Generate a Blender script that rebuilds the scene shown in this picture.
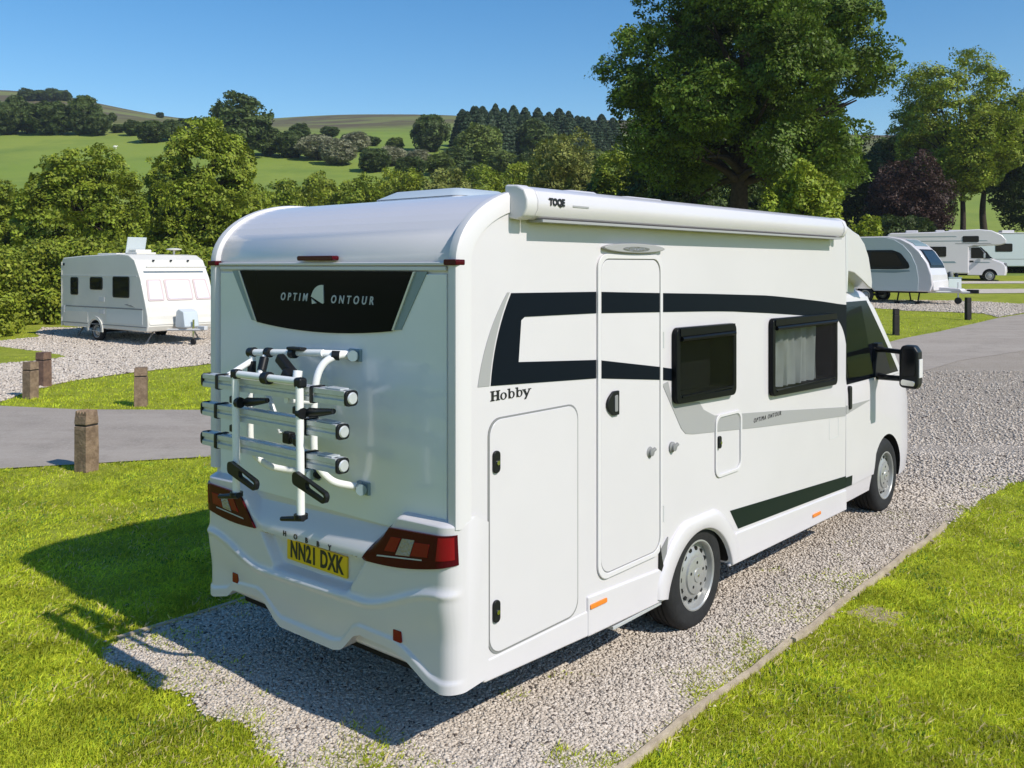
import bpy, bmesh, math, random
import numpy as np
from mathutils import Vector, Matrix
for o in list(bpy.data.objects): bpy.data.objects.remove(o)
SC = bpy.context.scene; COL = SC.collection; R = math.radians

# ------------------------------------------------------------------ camera, sky, sun, exposure
F, Y0, CH = 911.7, 265.8, 2.5425
cam = bpy.data.cameras.new('camera'); co = bpy.data.objects.new('camera', cam); COL.objects.link(co)
co.location = (0, 0, CH); co.rotation_euler = (R(90), 0, 0)
cam.sensor_width = 36; cam.lens = F/1024*36
cam.shift_y = -(384-Y0)/1024
cam.clip_start = .1; cam.clip_end = 5000
SC.camera = co
SUN_VEC = Vector((.78, -.627, .91)).normalized()
SUN_EL = math.asin(SUN_VEC.z); SUN_AZ = math.atan2(SUN_VEC.x, SUN_VEC.y)
wd = bpy.data.worlds.new('World'); SC.world = wd; wd.use_nodes = True
nt = wd.node_tree; nt.nodes.clear()
sky = nt.nodes.new('ShaderNodeTexSky'); sky.sky_type = 'NISHITA'; sky.sun_disc = False
sky.sun_elevation = SUN_EL; sky.sun_rotation = SUN_AZ
sky.altitude = 300; sky.air_density = 1.1; sky.dust_density = .3; sky.ozone_density = 2.6
bg = nt.nodes.new('ShaderNodeBackground'); bg.inputs[1].default_value = .135
wo = nt.nodes.new('ShaderNodeOutputWorld')
hs = nt.nodes.new('ShaderNodeHueSaturation'); hs.inputs['Saturation'].default_value = 1.36
nt.links.new(sky.outputs[0], hs.inputs['Color']); nt.links.new(hs.outputs[0], bg.inputs[0]); nt.links.new(bg.outputs[0], wo.inputs[0])
sl = bpy.data.lights.new('sun', 'SUN'); sl.energy = 4.7; sl.angle = R(.53); sl.color = (1, .945, .85)
so = bpy.data.objects.new('sun', sl); COL.objects.link(so)
so.rotation_euler = SUN_VEC.to_track_quat('Z', 'Y').to_euler(); so.location = (20, -20, 30)
SC.view_settings.view_transform = 'Standard'; SC.view_settings.look = 'None'
SC.view_settings.exposure = 0.08; SC.view_settings.gamma = 1; SC.view_settings.use_curve_mapping = False
SC.render.engine = 'CYCLES'

# ------------------------------------------------------------------ materials
MATS = {}
def mat(name, col, rough=.5, spec=.5, metal=0, coat=0, var=0, vscale=5, bump=0, bscale=40, col2=None, island=0, transl=0, trcol=None):
    m = bpy.data.materials.new(name); m.use_nodes = True; t = m.node_tree; p = t.nodes['Principled BSDF']
    p.inputs['Base Color'].default_value = (*col, 1); p.inputs['Roughness'].default_value = rough
    p.inputs['Specular IOR Level'].default_value = spec; p.inputs['Metallic'].default_value = metal
    p.inputs['Coat Weight'].default_value = coat; p.inputs['Coat Roughness'].default_value = .06
    L = t.links.new; out = None
    tc = t.nodes.new('ShaderNodeTexCoord')
    if var or col2:
        n = t.nodes.new('ShaderNodeTexNoise'); n.inputs['Scale'].default_value = vscale; n.inputs['Detail'].default_value = 6; n.inputs['Roughness'].default_value = .62
        L(tc.outputs['Object'], n.inputs['Vector'])
        r = t.nodes.new('ShaderNodeValToRGB'); r.color_ramp.elements[0].position = .36; r.color_ramp.elements[1].position = .64
        a = col; b = col2 or tuple(c*(1-var) for c in col)
        r.color_ramp.elements[0].color = (*b, 1); r.color_ramp.elements[1].color = (*a, 1)
        L(n.outputs['Fac'], r.inputs[0]); out = r.outputs[0]
        L(out, p.inputs['Base Color'])
    if island:
        g = t.nodes.new('ShaderNodeNewGeometry'); h = t.nodes.new('ShaderNodeHueSaturation')
        mr = t.nodes.new('ShaderNodeMapRange'); mr.inputs['To Min'].default_value = 1-island; mr.inputs['To Max'].default_value = 1+island
        L(g.outputs['Random Per Island'], mr.inputs[0]); L(mr.outputs[0], h.inputs['Value'])
        mh = t.nodes.new('ShaderNodeMath'); mh.operation = 'MULTIPLY'; mh.inputs[1].default_value = 7.31
        fr = t.nodes.new('ShaderNodeMath'); fr.operation = 'FRACT'
        m2 = t.nodes.new('ShaderNodeMapRange'); m2.inputs['To Min'].default_value = .485; m2.inputs['To Max'].default_value = .515
        L(g.outputs['Random Per Island'], mh.inputs[0]); L(mh.outputs[0], fr.inputs[0]); L(fr.outputs[0], m2.inputs[0]); L(m2.outputs[0], h.inputs['Hue'])
        h.inputs['Color'].default_value = (*col, 1)
        if out: L(out, h.inputs['Color'])
        L(h.outputs[0], p.inputs['Base Color']); out = h.outputs[0]
    if bump:
        n = t.nodes.new('ShaderNodeTexNoise'); n.inputs['Scale'].default_value = bscale; n.inputs['Detail'].default_value = 5
        L(tc.outputs['Object'], n.inputs['Vector'])
        b = t.nodes.new('ShaderNodeBump'); b.inputs['Strength'].default_value = bump; b.inputs['Distance'].default_value = .02
        L(n.outputs['Fac'], b.inputs['Height']); L(b.outputs[0], p.inputs['Normal'])
    if transl:
        tr = t.nodes.new('ShaderNodeBsdfTranslucent'); mx = t.nodes.new('ShaderNodeMixShader'); mx.inputs[0].default_value = transl
        if trcol: tr.inputs[0].default_value = (*trcol, 1)
        elif out: L(out, tr.inputs[0])
        L(p.outputs[0], mx.inputs[1]); L(tr.outputs[0], mx.inputs[2]); L(mx.outputs[0], t.nodes['Material Output'].inputs['Surface'])
    MATS[name] = m; return m
def glass_mat(name, tint, fac=.25, rough=.03):
    m = bpy.data.materials.new(name); m.use_nodes = True; t = m.node_tree; p = t.nodes['Principled BSDF']
    p.inputs['Base Color'].default_value = (.008, .009, .01, 1); p.inputs['Roughness'].default_value = rough
    p.inputs['Specular IOR Level'].default_value = .32
    tr = t.nodes.new('ShaderNodeBsdfTransparent'); tr.inputs[0].default_value = (*tint, 1)
    mx = t.nodes.new('ShaderNodeMixShader'); mx.inputs[0].default_value = fac
    t.links.new(p.outputs[0], mx.inputs[1]); t.links.new(tr.outputs[0], mx.inputs[2]); t.links.new(mx.outputs[0], t.nodes['Material Output'].inputs['Surface'])
    return m
M = dict(
 white=mat('white_gelcoat', (.635, .605, .63), .28, .5, coat=.35, var=.035, vscale=1.3),
 white2=mat('white_plastic', (.64, .615, .625), .42, .5),
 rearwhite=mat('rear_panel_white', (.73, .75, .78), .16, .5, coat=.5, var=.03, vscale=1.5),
 wblack=mat('black_window_frame', (.006, .007, .009), .3, .10),
 seal=mat('grey_seal', (.22, .22, .22), .6),
 lseal=mat('pale_seal', (.55, .55, .55), .5),
 black=mat('black_plastic', (.010, .011, .013), .38, .25),
 gblack=mat('gloss_black_vinyl', (.005, .006, .009), .12, .25),
 band=mat('black_vinyl', (.006, .009, .014), .35, .04),
 rearblack=mat('rear_black_panel', (.004, .005, .008), .15, .06),
 green=mat('dark_green_vinyl', (.012, .021, .016), .4, .05),
 grey=mat('grey_vinyl', (.335, .33, .335), .4, .5),
 grey2=mat('grey_panel', (.20, .27, .30), .3, .5),
 silver=mat('silver_vinyl', (.55, .57, .57), .25, .5, metal=.4),
 rubber=mat('tyre_rubber', (.022, .022, .023), .75, .3, var=.3, vscale=14, bump=.15, bscale=60),
 steel=mat('silver_wheel_paint', (.38, .38, .37), (.32), .5, metal=.3, var=.12, vscale=12),
 alu=mat('brushed_aluminium', (.60, .62, .64), .38, .5, metal=.35, var=.08, vscale=20),
 tube=mat('white_powder_coat', (.80, .80, .79), .3, .5),
 red=mat('red_lens', (.20, .005, .010), .15, .25),
 dred=mat('dark_red_lens', (.060, .003, .007), .12, .14),
 clear=mat('clear_lens', (.30, .29, .29), .15, .6, metal=.5, bump=.7, bscale=60),
 amber=mat('amber_reflector', (.75, .22, .03), .25, .6),
 yellow=mat('yellow_plate', (.78, .50, .015), .35, .5),
 ink=mat('black_ink', (.01, .01, .012), .5),
 emblem=mat('grey_emblem', (.45, .50, .50), .3, .5, metal=.3),
 lettering=mat('pale_lettering', (.42, .45, .47), .35),
 curtain=mat('curtain_cloth', (.80, .80, .76), .8, .2, var=.1, vscale=8, transl=.3),
 liner=mat('dark_liner', (.012, .012, .012), .85, .2),
 glass=glass_mat('tinted_acrylic', (.90, .92, .92), .80),
 cabglass=glass_mat('cab_glass', (.6, .72, .68), .55),
 mirror=mat('mirror_glass', (.55, .6, .65), .03, .5, metal=1),
 chrome=mat('chrome', (.7, .7, .7), .12, .5, metal=1),
 wood=mat('weathered_wood', (.27, .19, .125), .8, .3, col2=(.15, .10, .066), vscale=9, bump=.6, bscale=30),
 wood2=mat('red_brown_wood', (.20, .12, .085), .8, .3, col2=(.11, .065, .05), vscale=9, bump=.5, bscale=30),
 dwood=mat('dark_stained_wood', (.028, .024, .022), .7, .3, col2=(.016, .014, .013), vscale=9),
 board=mat('grey_timber', (.46, .38, .28), .85, .2, col2=(.30, .24, .17), vscale=6, bump=.5, bscale=30),
 cream=mat('cream_white_aluminium', (.69, .66, .60), .35, .5, coat=.2, var=.05, vscale=1.2),
 creamgrey=mat('pale_grey_panel', (.62, .63, .60), .4),
 cwin=mat('dark_caravan_window', (.008, .009, .010), .08, .18),
 glare=mat('pale_sky_glare', (.70, .66, .70), .14, .6, coat=.5),  # caravan panes: pale sky reflection put into the base colour
 pink=mat('pale_pink_seal', (.55, .44, .44), .5),
 sil2=mat('silver_grey_panel', (.52, .57, .60), .3, .5, coat=.2),
 bark=mat('bark', (.065, .05, .038), .9, .2, col2=(.035, .027, .02), vscale=6, bump=.8, bscale=14),
)

def ramp_island(m, stops):
    """give each separate piece of the mesh its own colour from the stops"""
    t = m.node_tree; p = t.nodes['Principled BSDF']; g = t.nodes.new('ShaderNodeNewGeometry'); r = t.nodes.new('ShaderNodeValToRGB'); e = r.color_ramp.elements
    e[0].position, e[0].color = stops[0][0], (*stops[0][1], 1); e[1].position, e[1].color = stops[-1][0], (*stops[-1][1], 1)
    for q, c in stops[1:-1]: k = e.new(q); k.color = (*c, 1)
    t.links.new(g.outputs['Random Per Island'], r.inputs[0]); t.links.new(r.outputs[0], p.inputs['Base Color']); return r.outputs[0]
# ------------------------------------------------------------------ mesh helpers
def tag(o, label=None, cat=None, group=None, kind=None):
    if label: o['label'] = label
    if cat: o['category'] = cat
    if group: o['group'] = group
    if kind: o['kind'] = kind
    return o
def link(name, me, parent=None, loc=None):
    o = bpy.data.objects.new(name, me); COL.objects.link(o)
    if parent: o.parent = parent
    if loc: o.location = loc
    return o
def thing(name, label, cat, loc=(0, 0, 0), rz=0, group=None):
    o = bpy.data.objects.new(name, None); COL.objects.link(o); o.empty_display_size = .2
    o.location = loc; o.rotation_euler = (0, 0, rz); return tag(o, label, cat, group)
def dup(root, loc, rz=None, label=None):
    r = root.copy(); COL.objects.link(r); r.location = loc
    if rz is not None: r.rotation_euler = (0, 0, rz)
    if label: r['label'] = label
    for ch in list(root.children):
        c = ch.copy(); COL.objects.link(c); c.parent = r
        for g in ch.children:
            d = g.copy(); COL.objects.link(d); d.parent = c
    return r
class MB:
    def __init__(s): s.v = []; s.f = []; s.mi = []; s.cur = 0
    def add(s, vs, fs):
        k = len(s.v); s.v += [tuple(v) for v in vs]
        for f in fs: s.f.append([i+k for i in f]); s.mi.append(s.cur)
        return s
    def box(s, c, d, rot=None):
        vs = []
        for x in (-.5, .5):
            for y in (-.5, .5):
                for z in (-.5, .5):
                    p = Vector((x*d[0], y*d[1], z*d[2]))
                    if rot is not None: p = rot @ p
                    vs.append(p+Vector(c))
        return s.add(vs, [(0, 1, 3, 2), (4, 6, 7, 5), (0, 4, 5, 1), (2, 3, 7, 6), (0, 2, 6, 4), (1, 5, 7, 3)])
    def tube(s, pts, r, n=10, cap=True):
        pts = [Vector(p) for p in pts]; rs = r if isinstance(r, (list, tuple)) else [r]*len(pts)
        up = Vector((0, 0, 1)); vs = []; fs = []
        t0 = (pts[1]-pts[0]).normalized()
        a = t0.orthogonal().normalized()
        for i, p in enumerate(pts):
            if i == 0: t = t0
            elif i == len(pts)-1: t = (pts[i]-pts[i-1]).normalized()
            else: t = ((pts[i+1]-pts[i]).normalized()+(pts[i]-pts[i-1]).normalized()).normalized()
            a = (a-t*a.dot(t)).normalized(); b = t.cross(a)
            for k in range(n):
                q = 2*math.pi*k/n; vs.append(p+(a*math.cos(q)+b*math.sin(q))*rs[i])
        for i in range(len(pts)-1):
            for k in range(n):
                fs.append((i*n+k, i*n+(k+1) % n, (i+1)*n+(k+1) % n, (i+1)*n+k))
        if cap: fs += [tuple(range(n))[::-1], tuple((len(pts)-1)*n+k for k in range(n))]
        return s.add(vs, fs)
    def prism(s, poly, axis, d0, d1):
        """extrude a 2D polygon. axis 'x': poly=(y,z); 'y': poly=(x,z); 'z': poly=(x,y)"""
        n = len(poly)
        def P(q, d): return {'x': (d, q[0], q[1]), 'y': (q[0], d, q[1]), 'z': (q[0], q[1], d)}[axis]
        vs = [P(q, d0) for q in poly]+[P(q, d1) for q in poly]
        fs = [tuple(range(n)), tuple(range(2*n-1, n-1, -1))]
        fs += [(i, n+i, n+(i+1) % n, (i+1) % n) for i in range(n)]
        return s.add(vs, fs)
    def ring(s, outer, inner, axis, d0, d1):
        n = len(outer); assert n == len(inner)
        def P(q, d): return {'x': (d, q[0], q[1]), 'y': (q[0], d, q[1]), 'z': (q[0], q[1], d)}[axis]
        vs = [P(q, d0) for q in outer]+[P(q, d0) for q in inner]+[P(q, d1) for q in outer]+[P(q, d1) for q in inner]
        fs = []
        for i in range(n):
            j = (i+1) % n
            fs += [(i, j, n+j, n+i), (2*n+i, 3*n+i, 3*n+j, 2*n+j), (i, 2*n+i, 2*n+j, j), (n+i, n+j, 3*n+j, 3*n+i)]
        return s.add(vs, fs)
    def lathe(s, prof, c, axis, n=40, closed=False):
        """prof: (r, h) pairs along axis 'x' or 'z' """
        vs = []; fs = []; m = len(prof)
        for (r, h) in prof:
            for k in range(n):
                q = 2*math.pi*k/n; a, b = r*math.cos(q), r*math.sin(q)
                vs.append({'x': (c[0]+h, c[1]+a, c[2]+b), 'z': (c[0]+a, c[1]+b, c[2]+h), 'y': (c[0]+a, c[1]+h, c[2]+b)}[axis])
        for i in range(m if closed else m-1):
            i2 = (i+1) % m
            for k in range(n): fs.append((i*n+k, i*n+(k+1) % n, i2*n+(k+1) % n, i2*n+k))
        if not closed: fs += [tuple(range(n))[::-1], tuple((m-1)*n+k for k in range(n))]
        return s.add(vs, fs)
    def grid(s, P):
        """P[i][j] points"""
        ni, nj = len(P), len(P[0]); vs = [p for r in P for p in r]
        return s.add(vs, [(i*nj+j, (i+1)*nj+j, (i+1)*nj+j+1, i*nj+j+1) for i in range(ni-1) for j in range(nj-1)])
    def slab(s, P, off):
        """closed slab: grid P plus copy moved by off(Vector)"""
        ni, nj = len(P), len(P[0]); off = Vector(off); n = ni*nj
        a = [Vector(p) for r in P for p in r]; vs = a+[p+off for p in a]; fs = []
        for i in range(ni-1):
            for j in range(nj-1):
                q = (i*nj+j, (i+1)*nj+j, (i+1)*nj+j+1, i*nj+j+1); fs += [q, tuple(k+n for k in q[::-1])]
        loop = [(0, j) for j in range(nj)]+[(i, nj-1) for i in range(1, ni)]+[(ni-1, j) for j in range(nj-2, -1, -1)]+[(i, 0) for i in range(ni-2, 0, -1)]
        for k in range(len(loop)):
            i, j = loop[k]; i2, j2 = loop[(k+1) % len(loop)]; p, q = i*nj+j, i2*nj+j2; fs.append((p, q, q+n, p+n))
        return s.add(vs, fs)
    def build(s, name, m, parent=None, bevel=0, seg=2, smooth=35, loc=None, cleanup=True):
        me = bpy.data.meshes.new(name); me.from_pydata(s.v, [], s.f)
        ms = m if isinstance(m, (list, tuple)) else [m]
        for q in ms: me.materials.append(q)
        if len(ms) > 1: me.polygons.foreach_set('material_index', s.mi)
        if cleanup:
            bm = bmesh.new(); bm.from_mesh(me); bmesh.ops.recalc_face_normals(bm, faces=bm.faces); bm.to_mesh(me); bm.free()
        if smooth:
            me.shade_smooth(); me.set_sharp_from_angle(angle=R(smooth))
        o = link(name, me, parent, loc)
        if bevel:
            b = o.modifiers.new('bevel', 'BEVEL'); b.width = bevel; b.segments = seg; b.limit_method = 'ANGLE'; b.angle_limit = R(38); b.harden_normals = True
        return o
def rpoly(pts, r, n=6):
    out = []; N = len(pts)
    rs = r if isinstance(r, (list, tuple)) else [r]*N
    for i in range(N):
        p = Vector(pts[i]); a = Vector(pts[i-1])-p; b = Vector(pts[(i+1) % N])-p
        la, lb = a.length, b.length; a.normalize(); b.normalize()
        ang = a.angle(b); d = min(rs[i]/math.tan(ang/2), la*.45, lb*.45); rr = d*math.tan(ang/2)
        if rr < 1e-5: out += [tuple(p)]*(n+1); continue
        c = p+(a+b).normalized()*(rr/math.sin(ang/2))
        s0 = p+a*d-c; s1 = p+b*d-c
        a0 = math.atan2(s0.y, s0.x); a1 = math.atan2(s1.y, s1.x)
        while a1-a0 > math.pi: a1 -= 2*math.pi
        while a1-a0 < -math.pi: a1 += 2*math.pi
        for k in range(n+1):
            q = a0+(a1-a0)*k/n; out.append((c.x+rr*math.cos(q), c.y+rr*math.sin(q)))
    return out
def shrink(poly, d):
    """inset of a closed 2D polygon with given vertex count kept"""
    n = len(poly); area = sum(poly[i][0]*poly[(i+1) % n][1]-poly[(i+1) % n][0]*poly[i][1] for i in range(n)); s = 1 if area > 0 else -1
    cx = sum(p[0] for p in poly)/n; cy = sum(p[1] for p in poly)/n
    xs = [p[0] for p in poly]; ys = [p[1] for p in poly]; w = max(xs)-min(xs); h = max(ys)-min(ys)
    return [(cx+(p[0]-cx)*(w-2*d)/w, cy+(p[1]-cy)*(h-2*d)/h) for p in poly]
def boolean_cut(o, cutter):
    b = o.modifiers.new('cut', 'BOOLEAN'); b.operation = 'DIFFERENCE'; b.solver = 'EXACT'; b.object = cutter
    bpy.context.view_layer.update()
    dg = bpy.context.evaluated_depsgraph_get(); me = bpy.data.meshes.new_from_object(o.evaluated_get(dg))
    o.modifiers.clear(); o.data = me
    me.set_sharp_from_angle(angle=R(35))
    for p in me.polygons:
        if p.area > .12: p.use_smooth = False
def text_mesh(body, size, plane, org, mtl, name, parent, ext=.0015, bold=0, shear=0, sx=1, spacing=1, align='CENTER'):
    cu = bpy.data.curves.new('t', 'FONT'); cu.body = body; cu.size = size; cu.extrude = ext; cu.offset = bold; cu.shear = shear
    cu.space_character = spacing; cu.align_x = align; cu.align_y = 'CENTER'; cu.resolution_u = 3
    to = bpy.data.objects.new('t', cu); COL.objects.link(to); bpy.context.view_layer.update()
    me = bpy.data.meshes.new_from_object(to.evaluated_get(bpy.context.evaluated_depsgraph_get()))
    bpy.data.objects.remove(to); bpy.data.curves.remove(cu)
    for v in me.vertices:
        x, y, z = v.co.x*sx, v.co.y, v.co.z
        v.co = (org[0]+z, org[1]+x, org[2]+y) if plane == 'side' else (org[0]+x, org[1]-z, org[2]+y)
    me.materials.clear(); me.materials.append(mtl)
    return link(name, me, parent)
def bezier3(pts, n=8):
    """Catmull-Rom smoothing of a 3D polyline"""
    P = [Vector(p) for p in pts]; P = [P[0]*2-P[1]]+P+[P[-1]*2-P[-2]]; out = []
    for i in range(1, len(P)-2):
        for k in range(n):
            t = k/n; a, b, c, d = P[i-1:i+3]
            out.append(.5*((2*b)+(c-a)*t+(2*a-5*b+4*c-d)*t*t+(3*b-a-3*c+d)*t**3))
    out.append(P[-2]); return out
def ss(a, b, x): t = np.clip((x-a)/(b-a), 0, 1); return t*t*(3-2*t)
def quads_obj(name, V, m, parent=None, flat=True):
    """V: (n,k,3) separate k-gons"""
    n, k, _ = V.shape; me = bpy.data.meshes.new(name)
    me.vertices.add(n*k); me.vertices.foreach_set('co', V.astype(np.float32).ravel())
    me.loops.add(n*k); me.loops.foreach_set('vertex_index', np.arange(n*k, dtype=np.int32))
    me.polygons.add(n); me.polygons.foreach_set('loop_start', np.arange(0, n*k, k, dtype=np.int32))
    me.update(calc_edges=True); me.materials.append(m)
    return link(name, me, parent)
def inpoly(px, py, poly):
    c = np.zeros(px.shape, bool); n = len(poly); j = n-1
    for i in range(n):
        xi, yi = poly[i]; xj, yj = poly[j]
        c ^= ((yi > py) != (yj > py)) & (px < (xj-xi)*(py-yi)/(yj-yi+1e-12)+xi); j = i
    return c

# ------------------------------------------------------------------ terrain
def h(X, Y):
    X = np.asarray(X, float); Y = np.asarray(Y, float)
    left = np.interp(Y, [0, 14, 28, 40, 60, 90, 130, 180, 230, 300, 380, 440, 700, 3000], [0, 0, .1, .35, 1.5, 6, 15, 27, 37.5, 51, 66, 68, 55, 30])
    right = np.interp(Y, [0, 12.5, 26, 37, 54, 65, 100, 150, 220, 300, 380, 440, 700, 3000], [0, 0, .72, 1.02, 1.6, 2.2, 8, 16, 30, 46, 62, 64, 52, 30])
    s = X*30/np.maximum(Y, 30); w = ss(-2, 9, s)
    z = left*(1-w)+right*w
    far = ss(70, 300, Y)
    z = z+far*(2.2*np.sin(X*.021+.6)*np.cos(Y*.017)+1.2*np.sin(X*.05+Y*.03))
    z = z+ss(.30, .6, -X/np.maximum(Y, 1))*8*ss(240, 390, Y)
    z = z-ss(-.15, .1, X/np.maximum(Y, 1))*4*ss(240, 390, Y)
    return z
def hz(x, y): return float(h(x, y))
def at(u, v, ymin=9., ymax=560.):
    """where the photograph's pixel (u, v) meets the ground"""
    Ys = np.concatenate([np.arange(ymin, 60, .1), np.arange(60, ymax, .5)]); X = (u-512)/F*Ys; Z = CH-(v-Y0)/F*Ys
    k = np.nonzero(h(X, Ys) >= Z)[0]; i = int(k[0]) if len(k) else len(Ys)-1
    return float(X[i]), float(Ys[i]), hz(X[i], Ys[i])
YAW = .7072; VO = Vector((-1.1244, 5.2466, 0)); cY, sY = math.cos(YAW), math.sin(YAW)
def van(x, y, z=0): return (VO.x+x*cY+y*sY, VO.y-x*sY+y*cY, z)

def ground_mat(name, cols, scales, bump=.3, bscale=60, rough=.9, stretch=None):
    m = bpy.data.materials.new(name); m.use_nodes = True; t = m.node_tree; p = t.nodes['Principled BSDF']; L = t.links.new
    p.inputs['Roughness'].default_value = rough; p.inputs['Specular IOR Level'].default_value = .15
    tc = t.nodes.new('ShaderNodeTexCoord'); prev = None
    for i, (c, sc) in enumerate(zip(cols[1:], scales)):
        n = t.nodes.new('ShaderNodeTexNoise'); n.inputs['Scale'].default_value = sc[0]; n.inputs['Detail'].default_value = 7; n.inputs['Roughness'].default_value = .65
        if stretch and i == 0:
            mp = t.nodes.new('ShaderNodeMapping'); mp.inputs['Scale'].default_value = stretch; L(tc.outputs['Object'], mp.inputs[0]); L(mp.outputs[0], n.inputs['Vector'])
        else: L(tc.outputs['Object'], n.inputs['Vector'])
        r = t.nodes.new('ShaderNodeMapRange'); r.inputs['From Min'].default_value = sc[1]; r.inputs['From Max'].default_value = sc[2]; L(n.outputs['Fac'], r.inputs[0])
        mx = t.nodes.new('ShaderNodeMix'); mx.data_type = 'RGBA'; L(r.outputs[0], mx.inputs[0])
        if prev is None: mx.inputs[6].default_value = (*cols[0], 1)
        else: L(prev, mx.inputs[6])
        mx.inputs[7].default_value = (*c, 1); prev = mx.outputs[2]
    L(prev, p.inputs['Base Color'])
    n = t.nodes.new('ShaderNodeTexNoise'); n.inputs['Scale'].default_value = bscale; n.inputs['Detail'].default_value = 6; L(tc.outputs['Object'], n.inputs['Vector'])
    b = t.nodes.new('ShaderNodeBump'); b.inputs['Strength'].default_value = bump; b.inputs['Distance'].default_value = .05
    L(n.outputs['Fac'], b.inputs['Height']); L(b.outputs[0], p.inputs['Normal'])
    return m
M['lawn'] = ground_mat('mown_grass', [(.29, .325, .034), (.34, .36, .05), (.20, .245, .024), (.36, .33, .10)], [(.5, .4, .65), (2.3, .45, .7), (1.1, .62, .78)], .8, 45)
M['hill'] = ground_mat('hill_pasture', [(.175, .240, .040), (.22, .265, .05), (.125, .185, .036)], [(.012, .42, .6), (.05, .5, .7)], .6, 1.5)
M['asphalt'] = ground_mat('worn_asphalt', [(.335, .288, .245), (.385, .335, .288), (.27, .235, .20), (.43, .375, .33)], [(1.1, .42, .60), (1.6, .5, .75), (30, .5, .7)], .35, 160, stretch=(.14, 1, 1))
M['gravel'] = ground_mat('gravel_bed', [(.43, .365, .30), (.49, .42, .355), (.30, .245, .20), (.50, .435, .36)], [(1.2, .4, .65), (38, .5, .68), (55, .55, .7)], 1.0, 55)
M['gravel2'] = ground_mat('pale_gravel', [(.53, .465, .395), (.60, .53, .455), (.44, .385, .325)], [(.8, .4, .65), (14, .45, .7)], .6, 30)
# far hill material: pasture below, moor with brown heather near the crest, by height
def hill_material():
    m = M['hill']; t = m.node_tree; L = t.links.new; p = t.nodes['Principled BSDF']
    src = p.inputs['Base Color'].links[0].from_socket
    g = t.nodes.new('ShaderNodeNewGeometry'); sp = t.nodes.new('ShaderNodeSeparateXYZ'); L(g.outputs['Position'], sp.inputs[0])
    n = t.nodes.new('ShaderNodeTexNoise'); n.inputs['Scale'].default_value = .013; n.inputs['Detail'].default_value = 6; L(g.outputs['Position'], n.inputs['Vector'])
    a = t.nodes.new('ShaderNodeMath'); a.operation = 'MULTIPLY_ADD'; a.inputs[1].default_value = 26; L(n.outputs['Fac'], a.inputs[0]); L(sp.outputs['Z'], a.inputs[2])
    r = t.nodes.new('ShaderNodeMapRange'); r.inputs['From Min'].default_value = 44; r.inputs['From Max'].default_value = 56; L(a.outputs[0], r.inputs[0])
    mx = t.nodes.new('ShaderNodeMix'); mx.data_type = 'RGBA'; L(r.outputs[0], mx.inputs[0]); L(src, mx.inputs[6])
    n2 = t.nodes.new('ShaderNodeTexNoise'); n2.inputs['Scale'].default_value = .03; n2.inputs['Detail'].default_value = 8; n2.inputs['Roughness'].default_value = .7
    mp = t.nodes.new('ShaderNodeMapping'); mp.inputs['Scale'].default_value = (.6, 1, 3.5); L(g.outputs['Position'], mp.inputs[0]); L(mp.outputs[0], n2.inputs['Vector'])
    cr = t.nodes.new('ShaderNodeValToRGB'); e = cr.color_ramp.elements; e[0].position = .36; e[0].color = (.17, .19, .06, 1); e[1].position = .48; e[1].color = (.15, .15, .06, 1)
    q = e.new(.52); q.color = (.10, .078, .048, 1)
    q = e.new(.60); q.color = (.11, .09, .05, 1)
    q = e.new(.66); q.color = (.16, .175, .06, 1)
    L(n2.outputs['Fac'], cr.inputs[0]); L(cr.outputs[0], mx.inputs[7])
    L(mx.outputs[2], p.inputs['Base Color'])
hill_material()

def sheet(name, xs, ys, m, off=0):
    X, Y = np.meshgrid(xs, ys, indexing='ij'); Z = h(X, Y)+off
    mb = MB(); mb.grid([[(X[i, j], Y[i, j], Z[i, j]) for j in range(len(ys))] for i in range(len(xs))])
    o = mb.build(name, m, cleanup=False, smooth=0); o.data.shade_smooth(); return tag(o, kind='structure')
sheet('ground', np.concatenate([[-700, -400], np.arange(-150, -45, 3.), np.arange(-45, 45.1, .75), np.arange(48, 151, 3.), [400, 700]]), np.concatenate([[-600, -300, -120, -60, -30, -15], np.arange(-8, 60.1, .75)]), M['lawn'])
sheet('hillside', np.concatenate([[-1800, -900], np.arange(-420, 420.1, 6), [900, 1800]]), np.concatenate([[59.5], np.arange(61, 100, 2.), np.arange(100, 460, 4.), [480, 520, 600, 700, 1000, 2000, 3000]]), M['hill'])

def drape(name, poly, m, off, step=1.5, kind='structure'):
    bm = bmesh.new(); f = bm.faces.new([bm.verts.new((x, y, 0)) for x, y in poly])
    xs = [p[0] for p in poly]; ys = [p[1] for p in poly]
    for ax, lo, hi in ((0, min(xs), max(xs)), (1, min(ys), max(ys))):
        for c in np.arange(math.ceil(lo/step)*step, hi, step):
            pc = Vector((c, 0, 0)) if ax == 0 else Vector((0, c, 0)); pn = Vector((1, 0, 0)) if ax == 0 else Vector((0, 1, 0))
            bmesh.ops.bisect_plane(bm, geom=bm.verts[:]+bm.edges[:]+bm.faces[:], plane_co=pc, plane_no=pn)
    bmesh.ops.triangulate(bm, faces=bm.faces[:])
    for v in bm.verts: v.co.z = hz(v.co.x, v.co.y)+off
    bmesh.ops.recalc_face_normals(bm, faces=bm.faces[:])
    me = bpy.data.meshes.new(name); bm.to_mesh(me); bm.free()
    if me.polygons[0].normal.z < 0: me.flip_normals()
    me.materials.append(m); me.shade_smooth()
    return tag(link(name, me), kind=kind)
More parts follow.
